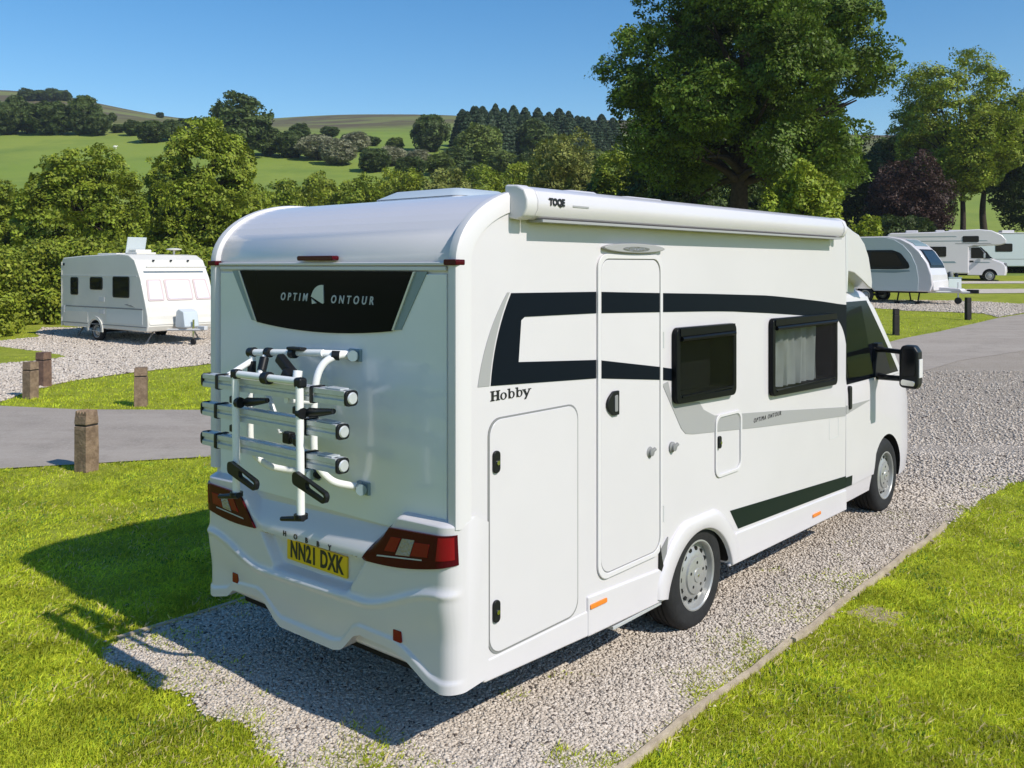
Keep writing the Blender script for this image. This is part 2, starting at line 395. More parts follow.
def wob(poly, amp, seed, n=6):
    """subdivide and roughen an outline"""
    rg = random.Random(seed); out = []
    for i in range(len(poly)):
        a = poly[i]; b = poly[(i+1) % len(poly)]; L = math.hypot(b[0]-a[0], b[1]-a[1]); k = max(1, min(40, int(L/.3)))
        for j in range(k):
            t = j/k; out.append((a[0]+(b[0]-a[0])*t+rg.gauss(0, amp), a[1]+(b[1]-a[1])*t+rg.gauss(0, amp)))
    return out
def px(pts): return [at(u, v)[:2] for u, v in pts]
# asphalt road crossing behind the motorhome, left to right
road_far = [(-40, 14.5), (-16, 16.3), (-9.2, 16.35), (-7.6, 15.95), (-5.4, 15.9), (-1, 15.6), (3, 15.9), (6.0, 17.1)]+px([(880, 345), (905, 339), (940, 332), (975, 324), (998, 318.5), (1060, 309)])+[(26, 37), (40, 50)]
road_near = [(44, 47), (27, 31)]+px([(1080, 345), (1024, 352), (960, 362), (905, 378)])+[(5.4, 13.9), (0, 12.6), (-4.06, 12.06), (-6.4, 11.35), (-12, 9.9), (-40, 5)]
ROAD = road_far+road_near
drape('road', ROAD, M['asphalt'], .018)
# gravel pitch under the motorhome
PL, PR = -1.76, 1.70
pitch = [van(PL, -.28), van(-1.66, -.46), van(-1.45, -.52), van(-1.2, -.42), van(-.95, -.49), van(-.7, -.38), van(-.4, -.47), van(-.1, -.36), van(.2, -.46), van(.6, -.5), van(1.1, -.62), van(1.68, -.75), van(PR, .6), van(PR, 3), van(PR, 7.6), van(1.78, 8.6), van(2.3, 9.6)]
pitch = [p[:2] for p in pitch]+px([(1024, 470), (1100, 448)])+[(14, 13.2), (24, 18), (30, 26.5)]+px([(1080, 340), (1024, 346), (960, 356), (905, 370)])+[(5.2, 14.4), (2.0, 13.4), (0, 13.0), van(PL, 9.2)[:2], van(PL, 5)[:2]]
PITCH = pitch
drape('gravel_pitch', wob(pitch, .012, 3), M['gravel'], .012, step=1.0)
# pale gravel drive and pitch of the left caravan
left_drive = px([(-140, 416), (0, 403), (14, 398), (28, 392), (60, 384), (120, 375), (205, 365), (330, 353), (420, 346), (420, 322)])+[(-3, 30), (-8, 33.5), (-17.5, 34)]+px([(35, 334), (42, 337), (0, 341.5), (-140, 352)])
drape('gravel_drive', wob(left_drive, .03, 5), M['gravel2'], .014)
wedge = px([(-140, 382), (0, 364.5), (45, 361), (66, 357.5), (50, 353.5), (0, 347.5), (-140, 362)])
drape('grass_verge', wob(wedge, .03, 8), M['lawn'], .022)
# right caravan's gravel pitch and the pale tracks beyond
pr = px([(820, 307), (868, 308), (905, 311), (960, 313), (985, 314), (997, 317.5), (1060, 308), (1060, 303), (1024, 304.5), (975, 302), (955, 301), (900, 300.5), (820, 299)])
drape('gravel_pitch_far', wob(pr, .03, 6), M['gravel2'], .016)
pr2 = px([(962, 294), (1060, 293), (1060, 289), (962, 289.5)])
drape('path', wob(pr2, .02, 7), M['gravel2'], .02)
pr3 = px([(930, 284), (1060, 283.6), (1060, 281.5), (930, 281.5)])
drape('path', wob(pr3, .02, 9), M['gravel2'], .02)

M['soil'] = ground_mat('bare_dry_earth', [(.36, .29, .18), (.28, .25, .11), (.42, .35, .24)], [(6, .45, .6), (20, .5, .7)], .6, 60)
BALD = [(2.66+.21*math.cos(t)*(1+.22*math.sin(3*t)), 6.62+.17*math.sin(t)*(1+.3*math.cos(4*t))) for t in np.linspace(0, 2*math.pi, 22)[:-1]]
bp = BALD
drape('bare_earth', bp, M['soil'], .006)

# ------------------------------------------------------------------ the motorhome (x right, y forward, z up; rear panel at y=0.03)
W = 1.115
MH = thing('motorhome', 'large white motorhome with black side band and rear bike rack on the near gravel', 'motorhome', VO, -YAW)
arc = [(.03+.62*(1-math.cos(q)), 2.56+.39*math.sin(q)) for q in np.linspace(0, math.pi/2, 14)]
prof = [(.03, .44)]+arc+[(3, 2.955), (4.9, 2.935), (5.22, 2.90), (5.25, 2.5), (5.22, .33), (2.9, .36), (.3, .42)]
mb = MB(); mb.prism(prof, 'x', -W, W)
body = mb.build('body', [M['white'], M['liner']], MH, bevel=.035, seg=3)
cut = MB(); cut.prism([(2.44+.47*math.cos(q), .22+.47*math.sin(q)) for q in np.linspace(0, 2*math.pi, 48)[:-1]], 'x', -W-.2, -.55)
cut.prism([(2.44+.47*math.cos(q), .22+.47*math.sin(q)) for q in np.linspace(0, 2*math.pi, 48)[:-1]], 'x', .55, W+.2)
for y0_, y1_, z0_, z1_ in ((2.10, 2.895, 1.65, 2.08), (3.585, 4.865, 1.535, 2.07)): cut.prism([(y0_, z0_), (y1_, z0_), (y1_, z1_), (y0_, z1_)], 'x', W-.16, W+.1)
cu = cut.build('cutter', M['liner'], MH, smooth=0); boolean_cut(body, cu); bpy.data.objects.remove(cu)
# chassis floor under the body
mb = MB(); mb.box((0, 3.2, .40), (1.7, 6.0, .12)); mb.box((.45, 4, .27), (.1, 5, .16)); mb.box((-.45, 4, .27), (.1, 5, .16)); mb.box((0, 1.1, .33), (1.3, .7, .12))
mb.tube([(-.8, 2.42, .33), (.8, 2.42, .33)], .06); mb.build('chassis', M['liner'], MH)

# rear roof cap: rounded upper rear with rims along both side edges
def rim(sx):
    path = [(0, 1.23), (0, 1.9)]+[(.0+.66*(1-math.cos(q)), 2.56+.402*math.sin(q)) for q in np.linspace(0, math.pi/2, 16)]+[(1.0, 2.964), (1.6, 2.966)]
    P = []
    for i, (y, z) in enumerate(path):
        a = path[max(i-1, 0)]; b = path[min(i+1, len(path)-1)]; t = Vector((b[0]-a[0], b[1]-a[1])).normalized(); nrm = Vector((-t.y, t.x))  # outward (rear/up)
        row = []
        for (u, d) in ((0.010, -.10), (.010, -.016), (-.002, .002), (-.03, .004), (-.055, .0), (-.065, -.02), (-.065, -.08)):
            row.append((sx*(W+u), y+nrm.x*d, z+nrm.y*d))
        P.append(row)
    m_ = MB(); m_.grid(P); n = len(P[0])
    m_.f.append([k for k in range(n)]); m_.mi.append(0); m_.f.append([(len(P)-1)*n+k for k in range(n)]); m_.mi.append(0)
    return m_.build('edge_trim', M['white2'], MH, smooth=50)
rim(1); rim(-1)
mb = MB(); mb.box((0, .020, 2.553), (2*W-.17, .03, .016)); mb.box((0, .022, 2.528), (2*W-.17, .02, .022)); mb.build('seam_trim', M['white2'], MH, bevel=.004)
mb = MB(); mb.prism([(-1.03, 1.15), (1.03, 1.15), (1.03, 2.50), (-1.03, 2.50)], 'y', .018, .04); mb.build('rear_panel', M['rearwhite'], MH, bevel=.003)
# third brake light and corner marker lights
mb = MB(); mb.prism(rpoly([(-.165, 2.572), (.165, 2.572), (.165, 2.60), (-.165, 2.60)], .012), 'y', -.018, .03); mb.build('brake_light', M['dred'], MH, bevel=.004)
for sx in (1, -1):
    mb = MB(); mb.prism(rpoly([(sx*(W-.075), 2.545), (sx*(W+.014), 2.545), (sx*(W+.014), 2.575), (sx*(W-.075), 2.575)], .008), 'y', -.016, .05); mb.build('marker_light', M['dred'], MH, bevel=.004)
# black trapezium with lettering, and grey flares beside it
def bowl(x0, x1, b0, b1, zt, zb, sag): return [(x0, zt), (x1, zt)]+[(b1+(b0-b1)*t, zb-sag*4*t*(1-t)) for t in np.linspace(0, 1, 12)]
mb = MB(); mb.prism(bowl(-.885, .895, -.67, .70, 2.512, 2.205, .035), 'y', .012, .02); mb.build('grey_flare', M['grey2'], MH)
mb = MB(); mb.prism(bowl(-.79, .80, -.605, .635, 2.514, 2.195, .035), 'y', .006, .014); pan = mb.build('rear_black_panel', M['rearblack'], MH, bevel=.002)
for sx, tx, bx in ((-1, -.79, -.605), (1, .80, .635)):
    mb = MB(); mb.prism([(tx, 2.512), (tx+sx*.014, 2.512), (bx+sx*.014, 2.20), (bx, 2.20)], 'y', .003, .012); mb.build('silver_edge', M['silver'], pan)
text_mesh('OPTIM', .064, 'rear', (-.225, .004, 2.357), M['lettering'], 'lettering', pan, shear=.25, spacing=1.75, sx=.92, bold=.001)
text_mesh('ONTOUR', .064, 'rear', (.305, .004, 2.351), M['lettering'], 'lettering', pan, shear=.25, spacing=1.75, sx=.92, bold=.001)
em = [(-.055, 2.365)]+[(.045+.10*math.cos(q), 2.345+.088*math.sin(q)) for q in np.linspace(2.75, 1.45, 9)]+[(.062, 2.33), (.052, 2.325)]
mb = MB(); mb.prism(em, 'y', .001, .008); mb.prism([(-.05, 2.352), (-.005, 2.328), (-.045, 2.322)], 'y', .001, .008); mb.build('emblem', M['emblem'], pan)

# moulded rear bumper as one closed volume with a sculpted outer face
def zbot(x): return float(np.interp(x, [-1.115, -1.02, -.86, -.8, -.52, -.46, -.36, -.3, .20, .27, .37, .43, .70, .80, .96, 1.04, 1.115], [.42, .41, .45, .50, .53, .515, .43, .40, .40, .42, .52, .545, .535, .50, .42, .405, .41]))
def sst(a, b, x): return float(ss(a, b, x))
def bump_d(x, z):
    a = abs(x); zz = z-.035*x/W
    inner = .47+(zz-.95)*.9
    P = sst(-.03, .035, a-inner)
    rec = 1-sst(-.02, .03, a-(.335+max(zz-.78, 0)*.75))          # plate recess, wider towards the top
    zc = .715+.15*sst(.45, 1.05, a)
    low = .028+.026*sst(zc-.26, zc-.01, zz)*1.0                      # apron below the crease
    up = .045-.0*zz
    d = low+(up-low)*sst(zc-.005, zc+.055, zz)
    d += .010*math.exp(-((zz-zc)/.018)**2)
    # recess for the plate
    r = rec*sst(.742, .775, zz)*(1-sst(.945, .952, zz))
    d = d*(1-r)+(-.012)*r
    # hood above the plate, sloping back to the panel
    if zz > .948: d = d*(1-(1-P))+(1-P)*(.050-.093*sst(.965, 1.17, zz))
    # tops of the light pods
    d = d-P*.085*sst(1.205, 1.245, zz)
    # lip along the lower edge
    d += .012*(1-sst(.045, .07, z-zbot(x)))
    rr = .10; e = a-(W+.011-rr)
    if e > 0: d -= rr-math.sqrt(max(rr*rr-min(e, rr)**2, 0))
    return d
WB = W+.011
xs = np.unique(np.concatenate([np.linspace(-WB, WB, 131), WB-np.array([0, .002, .006, .012, .02, .03, .045, .06]), -WB+np.array([0, .002, .006, .012, .02, .03, .045, .06])]))
ts = np.unique(np.concatenate([np.linspace(0, 1, 95), np.linspace(.62, .68, 14), np.linspace(.93, .99, 12)]))
P = []
for x in xs:
    zb_, zt_ = zbot(x), 1.25+.035*x/W; row = [(x, .228, zb_+.015)]
    for t in ts: z = zb_+(zt_-zb_)*t; row.append((x, -bump_d(x, z), z))
    row.append((x, .228, zt_-.06)); P.append(row)
mb = MB(); mb.grid(P); n = len(P[0]); mb.f.append(list(range(n))); mb.mi.append(0); mb.f.append([(len(P)-1)*n+k for k in range(n)]); mb.mi.append(0)
bumper = mb.build('rear_bumper', M['white'], MH, smooth=40)
def onbump(q, off): return (q[0], -bump_d(q[0], q[1])-off, q[1])
def lens(name, quad, mtl, parent, off=.004, thick=.012, n=(28, 14), curve=0):
    """slab following the bumper face. quad: inner-top, outer-top, outer-bottom, inner-bottom (x,z)"""
    it, ot, ob, ib = [Vector(q) for q in quad]; G = []
    for i in range(n[0]+1):
        s_ = i/n[0]; row = []
        top = it.lerp(ot, s_); bot = ib.lerp(ob, s_); bot = bot+Vector((0, -curve*math.sin(math.pi*s_)))
        for j in range(n[1]+1): q = top.lerp(bot, j/n[1]); row.append(Vector(onbump(q, off)))
        G.append(row)
    m_ = MB(); m_.slab(G, (0, -thick, 0)); return m_.build(name, mtl, parent, smooth=40)
for sx, quad in ((1, ((.625, 1.172), (1.116, 1.205), (1.119, 1.055), (.46, .962))), (-1, ((-.70, 1.128), (-1.116, 1.142), (-1.119, .985), (-.53, .945)))):
    tl = lens('tail_light', quad, M['dred'], MH, .002, .012, curve=.022)
    it, ot, ob, ib = [Vector(q) for q in quad]
    def sub(u0, u1, v0, v1):
        f = lambda u, v: tuple(it.lerp(ot, u).lerp(ib.lerp(ob, u), v))
        return (f(u0, v0), f(u1, v0), f(u1, v1), f(u0, v1))
    lens('red_lens', sub(.22, .36, .24, .66), M['red'], tl, .011, .006, (8, 6))
    lens('reversing_lens', sub(.38, .55, .24, .74), M['clear'], tl, .011, .006, (8, 6))
    lens('red_lens', sub(.56, .76, .3, .72), M['red'], tl, .011, .006, (8, 6))
    lens('red_lens', sub(.86, .99, .06, .80), M['red'], tl, .0108, .006, (8, 6))
    lens('light_strip', sub(.16, .70, .80, .84), M['lettering'], tl, .0115, .004, (12, 2))
for x, z in ((-.77, .585), (.725, .615)):
    mb = MB(); d = -bump_d(x, z); mb.prism(rpoly([(x-.03, z-.03), (x+.03, z-.03), (x+.03, z+.03), (x-.03, z+.03)], .006), 'y', d-.008, d+.05); mb.build('reflector', M['red'], MH, bevel=.002)
# number plate
mb = MB(); mb.prism(rpoly([(-.282, .800), (.272, .800), (.272, .922), (-.282, .922)], .008), 'y', -.001, .03); plate = mb.build('number_plate', M['yellow'], MH, bevel=.002)
text_mesh('NN21 DXK', .135, 'rear', (-.005, -.0025, .861), M['ink'], 'plate_lettering', plate, ext=.001, bold=.0042, sx=.70, spacing=1.06)
for i, ch in enumerate('HOBBY'):
    x = -.235+i*.105; text_mesh(ch, .042, 'rear', (x, -bump_d(x, .965)-.003, .968), M['ink'], 'lettering', bumper, bold=.001)
# rear tow eye, dark space under the bumper
mb = MB(); mb.box((0, .5, .38), (1.9, .7, .06)); mb.build('underbody', M['liner'], MH)

# ------- right side graphics (y,z) on the plane x = W
def side_part(name, poly, m, x0=.0005, x1=.003, parent=None, bevel=0): 
    q = MB(); q.prism(poly, 'x', W+x0, W+x1); return q.build(name, m, parent or MH, bevel=bevel, smooth=0 if not bevel else 35)
def curve_between(p, q, sag, n=10):
    p, q = Vector(p), Vector(q); d = q-p; nn = Vector((-d.y, d.x)).normalized(); return [tuple(p.lerp(q, t)+nn*sag*4*t*(1-t)) for t in np.linspace(0, 1, n)]
DX0, DX1 = 1.213, 1.925   # door opening along y
side_part('grey_flare', curve_between((.155, 1.925), (.385, 2.402), .035)+curve_between((.405, 2.402), (.245, 1.922), -.03), M['grey'])
def zt(y): return float(np.interp(y, [.4, 1.2, 1.98, 2.54, 2.87, 3.54, 4.10, 4.68, 5.17], [2.398, 2.388, 2.362, 2.345, 2.333, 2.308, 2.27, 2.225, 2.18]))
def zi(y): return float(np.interp(y, [.4, 1.2, 1.95, 2.6, 2.87, 3.6, 4.4, 5.0], [2.267, 2.26, 2.238, 2.218, 2.208, 2.165, 2.11, 2.04]))
def zlt(y): return float(np.interp(y, [.47, 1.2, 1.9, 2.07], [2.027, 1.982, 1.882, 1.854]))
def zlb(y): return float(np.interp(y, [.25, 1.2, 1.9, 2.07], [1.921, 1.872, 1.797, 1.774]))
lft = curve_between((.255, 1.921), (.418, 2.398), .03)
Y1 = DX0-.018
side_part('black_band', lft+[(Y1, zt(Y1)), (Y1, zi(Y1)), (.53, 2.267), (.50, 2.25), (.478, 2.027), (.8, zlt(.8)), (Y1, zlt(Y1)), (Y1, zlb(Y1))], M['band'])
ya, yb = DX1+.022, 5.21
top = [(y, zt(y)) for y in np.linspace(ya, yb-.0, 18)]; bot = [(y, zi(y)) for y in np.linspace(4.93, ya, 16)]
side_part('black_band', top+[(5.215, 1.80), (5.19, 1.86)]+curve_between((5.17, 1.90), (4.98, 2.06), -.02, 6)+bot, M['band'])
side_part('black_band', [(ya, zlt(ya)), (2.075, zlt(2.07)), (2.075, zlb(2.07)), (ya, zlb(ya))], M['band'])
gs = [(ya, 1.762), (2.02, 1.775), (2.07, 1.64), (2.44, 1.59), (2.50, 1.53), (2.66, 1.468), (3.6, 1.385), (5.19, 1.232), (5.19, 1.148), (3.4, 1.285), (2.35, 1.378), (2.25, 1.395), (2.19, 1.44)]
side_part('grey_stripe', gs, M['grey'])
text_mesh('OPTIMA ONTOUR', .048, 'side', (W+.0045, 3.53, 1.348), M['ink'], 'lettering', MH, shear=.25, spacing=1.35, ext=.0012)
side_part('green_stripe', [(2.90, .735), (3.03, .575), (5.20, .482), (5.20, .588)], M['green'], .0005, .003)
# serif wordmark "Hobby" cut from strokes
def hobby():
    q = MB(); X = [0.0]
    def bar(x0, x1, z0, z1): q.prism([(x0, z0), (x1, z0), (x1, z1), (x0, z1)], 'x', W+.0005, W+.003)
    def oval(cx, cz, rx, rz, thick):
        o_ = [(cx+rx*math.cos(a), cz+rz*math.sin(a)) for a in np.linspace(0, 2*math.pi, 25)[:-1]]
        i_ = [(cx+rx*.52*math.cos(a), cz+rz*.82*math.sin(a)) for a in np.linspace(0, 2*math.pi, 25)[:-1]]
        q.ring(o_, i_, 'x', W+.0005, W+.003)
    y = .252; z = 1.835; hh = .068
    bar(y+.008, y+.026, z, z+hh); bar(y+.050, y+.068, z, z+hh); bar(y+.026, y+.050, z+.030, z+.038)
    for a in (y, y+.042): bar(a, a+.034, z, z+.006); bar(a, a+.034, z+hh-.006, z+hh)
    oval(y+.104, z+.023, .026, .025, .01)
    for b_ in (y+.140, y+.205):
        bar(b_+.004, b_+.017, z, z+hh); bar(b_-.004, b_+.006, z+hh-.006, z+hh); oval(b_+.030, z+.023, .024, .025, .01)
    yy = y+.262
    q.prism([(yy, z+.046), (yy+.018, z+.046), (yy+.04, z+.004), (yy+.028, z-.004)], 'x', W+.0005, W+.003)
    q.prism([(yy+.054, z+.046), (yy+.064, z+.046), (yy+.028, z-.024), (yy+.012, z-.024), (yy+.024, z-.006)], 'x', W+.0005, W+.003)
    bar(yy-.006, yy+.026, z+.042, z+.047); bar(yy+.044, yy+.072, z+.042, z+.047)
    q.v = [(x_, y_, z+.006+(z_-z)*.76) for x_, y_, z_ in q.v]
    o_ = q.build('lettering', M['ink'], MH, smooth=0)
hobby()

# panels with seals: a white flap standing slightly proud inside a grey seal ring
def flap(name, pts, r, seal=.012, proud=.008, m=None):
    o_ = rpoly(pts, r); q = MB(); q.prism(o_, 'x', W+.0005, W+.004); f = q.build(name, M['seal'], MH)
    i_ = shrink(o_, seal); q = MB(); q.prism(i_, 'x', W+.003, W+proud); q.build('flap_panel', m or M['white'], f, bevel=.003)
    return f
loc = flap('locker_door', [(.232, .520), (1.012, .522), (1.012, 1.748), (.232, 1.752)], [.09, .09, .09, .09], seal=.010)
def oval_lock(parent, y, z, hh=.058, ww=.026):
    q = MB(); q.prism(rpoly([(y-ww, z-hh), (y+ww, z-hh), (y+ww, z+hh), (y-ww, z+hh)], ww*.98), 'x', W+.007, W+.022); a = q.build('handle', M['black'], parent, bevel=.004)
    q = MB(); q.lathe([(.012, 0), (.012, .006)], (W+.022, y+.004, z-.004), 'x', 16); q.build('lock', M['chrome'], a)
oval_lock(loc, .285, 1.525); oval_lock(loc, .285, .75)
# entry door: white frame, leaf, band pieces, handle
dpts = [(DX0-.012, .655), (DX1+.012, .655), (DX1+.012, 2.615), (DX0-.012, 2.615)]
do = rpoly(dpts, [.10, .10, .09, .09], 8)
q = MB(); q.ring(do, shrink(do, .030), 'x', W+.0005, W+.014); door = q.build('entry_door', M['white2'], MH, bevel=.004)
q = MB(); d2 = shrink(do, .028); q.ring(d2, shrink(do, .036), 'x', W+.0003, W+.006); q.build('door_seal', M['seal'], door)
q = MB(); q.prism(shrink(do, .036), 'x', W+.0003, W+.009); leaf = q.build('door_leaf', M['white'], door, bevel=.002)
def dside(name, poly, m, parent): q = MB(); q.prism(poly, 'x', W+.0085, W+.0115); return q.build(name, m, parent, smooth=0)
a, b = DX0+.026, DX1-.026
dside('black_band', [(a, zt(a)), (b, zt(b)), (b, zi(b)), (a, zi(a))], M['band'], door)
dside('black_band', [(a, zlt(a)), (1.6, zlt(1.6)), (b, zlt(b)), (b, zlb(b)), (1.6, zlb(1.6)), (a, zlb(a))], M['band'], door)
hp = [(1.41, 1.78), (1.41, 1.632)]+curve_between((1.35, 1.632), (1.35, 1.78), .068, 10)
q = MB(); q.prism(hp, 'x', W+.008, W+.026); hd = q.build('door_handle', M['black'], door, bevel=.005)
q = MB(); q.prism(rpoly([(1.355, 1.655), (1.388, 1.655), (1.388, 1.758), (1.355, 1.752)], .008), 'x', W+.024, W+.031); q.build('handle_grip', M['seal'], hd, bevel=.003)
for y, z in ((1.78, 1.343), (2.065, 1.332)):
    q = MB(); q.lathe([(.036, 0), (.036, .01), (.024, .016), (.024, .03), (.012, .032)], (W+.001, y, z), 'x', 20)
    q.tube([(W+.02, y, z), (W+.03, y+.035, z+.02)], .012, 8); q.build('door_stay' if y < 2 else 'door_catch', M['seal'], door if y < 2 else MH)
for z_ in (2.0, .86):
    q = MB(); q.tube([(W+.012, DX1+.016, z_), (W+.012, DX1+.016, z_+.11)], .009, 8); q.build('hinge', M['lseal'], door)
# porch lamp above the door
lm = [(1.585+.345*math.cos(t), 2.652+.030*math.sin(t)) for t in np.linspace(0, 2*math.pi, 33)[:-1]]
q = MB(); q.prism(lm, 'x', W+.0005, W+.035); pl = q.build('porch_lamp', M['grey'], MH, bevel=.012, seg=3)
q = MB(); q.prism([(1.585+.15*math.cos(t), 2.648+.014*math.sin(t)) for t in np.linspace(0, 2*math.pi, 25)[:-1]], 'x', W+.03, W+.039); q.build('lens', M['clear'], pl)
# windows: dark frame, tinted pane, curtains
def window(y0, y1, z0, z1, curtains, slope=0.):
    o_ = rpoly([(y0, z0+slope), (y1, z0-slope), (y1, z1-slope*.3), (y0, z1+slope*.3)], .05, 6); i_ = shrink(o_, .05)
    q = MB(); q.ring(o_, i_, 'x', W+.0005, W+.042); w = q.build('window', M['wblack'], MH, bevel=.008)
    q = MB(); n_ = shrink(o_, .048); q.prism(n_, 'x', W-.155, W-.150); q.ring(shrink(o_, .042), n_, 'x', W-.150, W+.0); q.build('dark_interior', M['liner'], w)
    if curtains:
        for (ca, cb) in curtains:
            P = [[(W-.075+.034*math.sin(y*50)*(.65+.35*math.sin(y*21)), y+.012*math.sin(z*9+y*30), z) for z in np.linspace(z0+.05, z1-.09, 8)] for y in np.linspace(ca, cb, 60)]
            q = MB(); q.grid(P); q.build('curtain', M['curtain'], w)
    q = MB(); q.prism(shrink(o_, .04), 'x', W+.034, W+.040); q.build('pane', M['glass'], w, bevel=.003)
    q = MB(); q.tube([(W+.044, y0+.06, z1-.075), (W+.044, y1-.04, z1-.075)], .017, 10); q.box((W+.042, (y0+y1)/2, z1-.03), (.016, y1-y0-.08, .05)); q.build('window_rail', M['wblack'], w)
    q = MB(); q.box((W+.043, (y0+y1)/2, z0+.055), (.012, y1-y0-.14, .012)); q.build('window_sill', M['wblack'], w)
    return w
window(2.065, 2.93, 1.605, 2.125, None, .012)
window(3.548, 4.90, 1.49, 2.12, [(3.58, 4.66)], .018)
# service hatch with white frame
ho = rpoly([(2.665, 1.012), (3.08, 1.012), (3.08, 1.465), (2.665, 1.468)], .07)
q = MB(); q.ring(ho, shrink(ho, .022), 'x', W+.002, W+.012); hat = q.build('service_hatch', M['white2'], MH, bevel=.003)
q = MB(); q.ring(shrink(ho, .020), shrink(ho, .026), 'x', W+.002, W+.006); q.build('seal', M['lseal'], hat)
oval_lock(hat, 2.715, 1.27, .045, .022)
q = MB(); q.ring(rpoly([(4.80, .98), (5.02, .98), (5.02, 1.17), (4.80, 1.17)], .012), rpoly([(4.806, .986), (5.014, .986), (5.014, 1.164), (4.806, 1.164)], .01), 'x', W+.0003, W+.0015); q.build('fuel_flap', M['lseal'], MH)
# roll-out awning case
ap = [(W-.03, 2.80), (W+.05, 2.79), (W+.095, 2.805), (W+.118, 2.845), (W+.12, 2.89), (W+.10, 2.94), (W+.05, 2.965), (W-.03, 2.97)]
q = MB(); q.prism(ap, 'y', .50, 4.84); aw = q.build('awning_case', M['white'], MH, bevel=.006)
for y0, y1 in ((.40, .495), (4.845, 4.91)):
    q = MB(); q.prism([(W-.03+(x-W+.03)*1.04, 2.88+(z-2.88)*1.05) for x, z in ap], 'y', y0, y1); q.build('end_cap', M['white2'], aw, bevel=.012)
q = MB(); q.box((W+.06, 2.68, 2.784), (.10, 4.26, .014)); q.build('lead_rail', M['grey'], aw)
text_mesh('TOQE', .052, 'side', (W+.1225, .66, 2.885), M['ink'], 'lettering', aw, bold=.003, sx=.95)
q = MB(); q.box((W+.1212, .88, 2.872), (.002, .15, .010)); q.build('faint_mark', M['grey'], aw)
# lower skirts and wheel arch
q = MB(); q.prism([(.20, .40), (1.30, .352), (1.30, .50), (1.24, .515), (.20, .515)], 'x', W-.02, W+.006); q.build('side_skirt', M['white'], MH, bevel=.012)
q = MB(); q.prism([(1.10, .36), (1.97, .335), (1.99, .50), (1.95, .56), (1.10, .60)], 'x', W-.02, W+.014); q.build('side_skirt', M['white'], MH, bevel=.014)
q = MB(); q.prism([(2.88, .325), (5.20, .275), (5.20, .465), (2.98, .555)], 'x', W-.02, W+.012); q.build('side_skirt', M['white'], MH, bevel=.012)
ang = np.linspace(.27, math.pi-.27, 33)
out_ = [(max(1.86, min(3.02, 2.44+.63*math.cos(t))), min(.20+.64*math.sin(t), .80)) for t in ang]
inn_ = [(2.44+.475*math.cos(t), .215+.485*math.sin(t)) for t in ang]
q = MB(); 
G = []
for (a_, b_) in zip(out_, inn_):
    a_, b_ = Vector(a_), Vector(b_); G.append([(W-.03, *a_), (W+.004, *a_), (W+.022, *a_.lerp(b_, .10)), (W+.030, *a_.lerp(b_, .3)), (W+.032, *a_.lerp(b_, .92)), (W+.024, *b_), (W-.10, *b_)])
q.grid(G); q.build('wheel_arch', M['white'], MH, smooth=60)
q = MB(); q.prism([(1.90, .66), (2.01, .745), (1.985, .62), (1.93, .50)], 'x', W+.0005, W+.010); q.build('stone_guard', M['seal'], MH)
q = MB(); q.prism([(1.965, .50), (1.895, .56), (1.90, .72), (1.925, .62)], 'x', W+.0005, W+.016); q.build('stone_guard', M['black'], MH)
q = MB(); q.box((W-.06, 1.66, .325), (.12, .56, .022)); q.build('entry_step', M['alu'], MH, bevel=.004)
for y, z in ((1.20, .535), (4.48, .385)):
    q = MB(); q.prism(rpoly([(y-.085, z-.014), (y+.085, z-.016), (y+.085, z+.012), (y-.085, z+.014)], .008), 'x', W+.010, W+.022); q.build('side_reflector', M['amber'], MH, bevel=.003)

# ------- wheels
def wheel(parent, cx, cy, cz, r=.335, w=.225, side=1, rr=.225, name='wheel'):
    """cx = outer face of the tyre; side +1 faces +x"""
    root = bpy.data.objects.new(name, None); COL.objects.link(root); root.parent = parent; root.location = (cx, cy, cz); root.rotation_euler = (0, 0, 0 if side > 0 else math.pi); root.empty_display_size = .1
    k = r/.335
    pr_ = [(rr-.01, -.03), (rr+.006, -.008), (rr+.03, -.001), (r-.055, -.004), (r-.035, -.010), (r-.012, -.028), (r-.003, -.045)]
    for g in range(4):
        u = -.05-g*(w-.1)/4; s_ = (w-.1)/4; pr_ += [(r, u-.004), (r, u-s_+.012), (r-.012, u-s_+.009), (r-.012, u-s_+.002)]
    pr_ += [(r, -w+.05), (r-.012, -w+.028), (r-.035, -w+.01), (rr+.03, -w), (rr-.01, -w+.03)]
    q = MB(); q.lathe(pr_, (0, 0, 0), 'x', 56, closed=True); q.build('tyre', M['rubber'], root, smooth=30)
    q = MB()
    q.lathe([(rr+.004, -.05), (rr+.006, -.006), (rr-.004, -.004), (rr-.012, -.012), (rr-.02, -.05), (rr-.035, -.062), (rr-.05, -.05), (rr-.085, -.028), (rr-.105, -.024), (rr-.110, -.012), (rr-.115, -.010), (.05, -.007), (.045, .0), (.0005, .002)], (0, 0, 0), 'x', 56)
    q.cur = 1
    for i in range(14):
        t = 2*math.pi*i/14; c_, s_ = math.cos(t), math.sin(t); rad = rr-.062
        q.tube([(-.050, rad*c_, rad*s_), (-.0355, rad*c_, rad*s_)], .017, 10)
    for i in range(5):
        t = 2*math.pi*i/5+.3; rad = rr-.150; q.tube([(-.02, rad*math.cos(t), rad*math.sin(t)), (-.0068, rad*math.cos(t), rad*math.sin(t))], .011, 8)
    q.build('rim', [M['steel'], M['black']], root, smooth=30)
    q = MB(); q.lathe([(.012, -.01), (.012, .004), (.004, .007)], (0, 0, 0), 'x', 12); q.build('hub_cap', M['chrome'], root)
    return root
for cy_, cx_ in ((2.45, W-.012), (6.44, 1.075)): wheel(MH, cx_, cy_, .372, r=.382, rr=.238, w=.26); wheel(MH, -cx_, cy_, .372, r=.382, rr=.238, w=.26, side=-1)

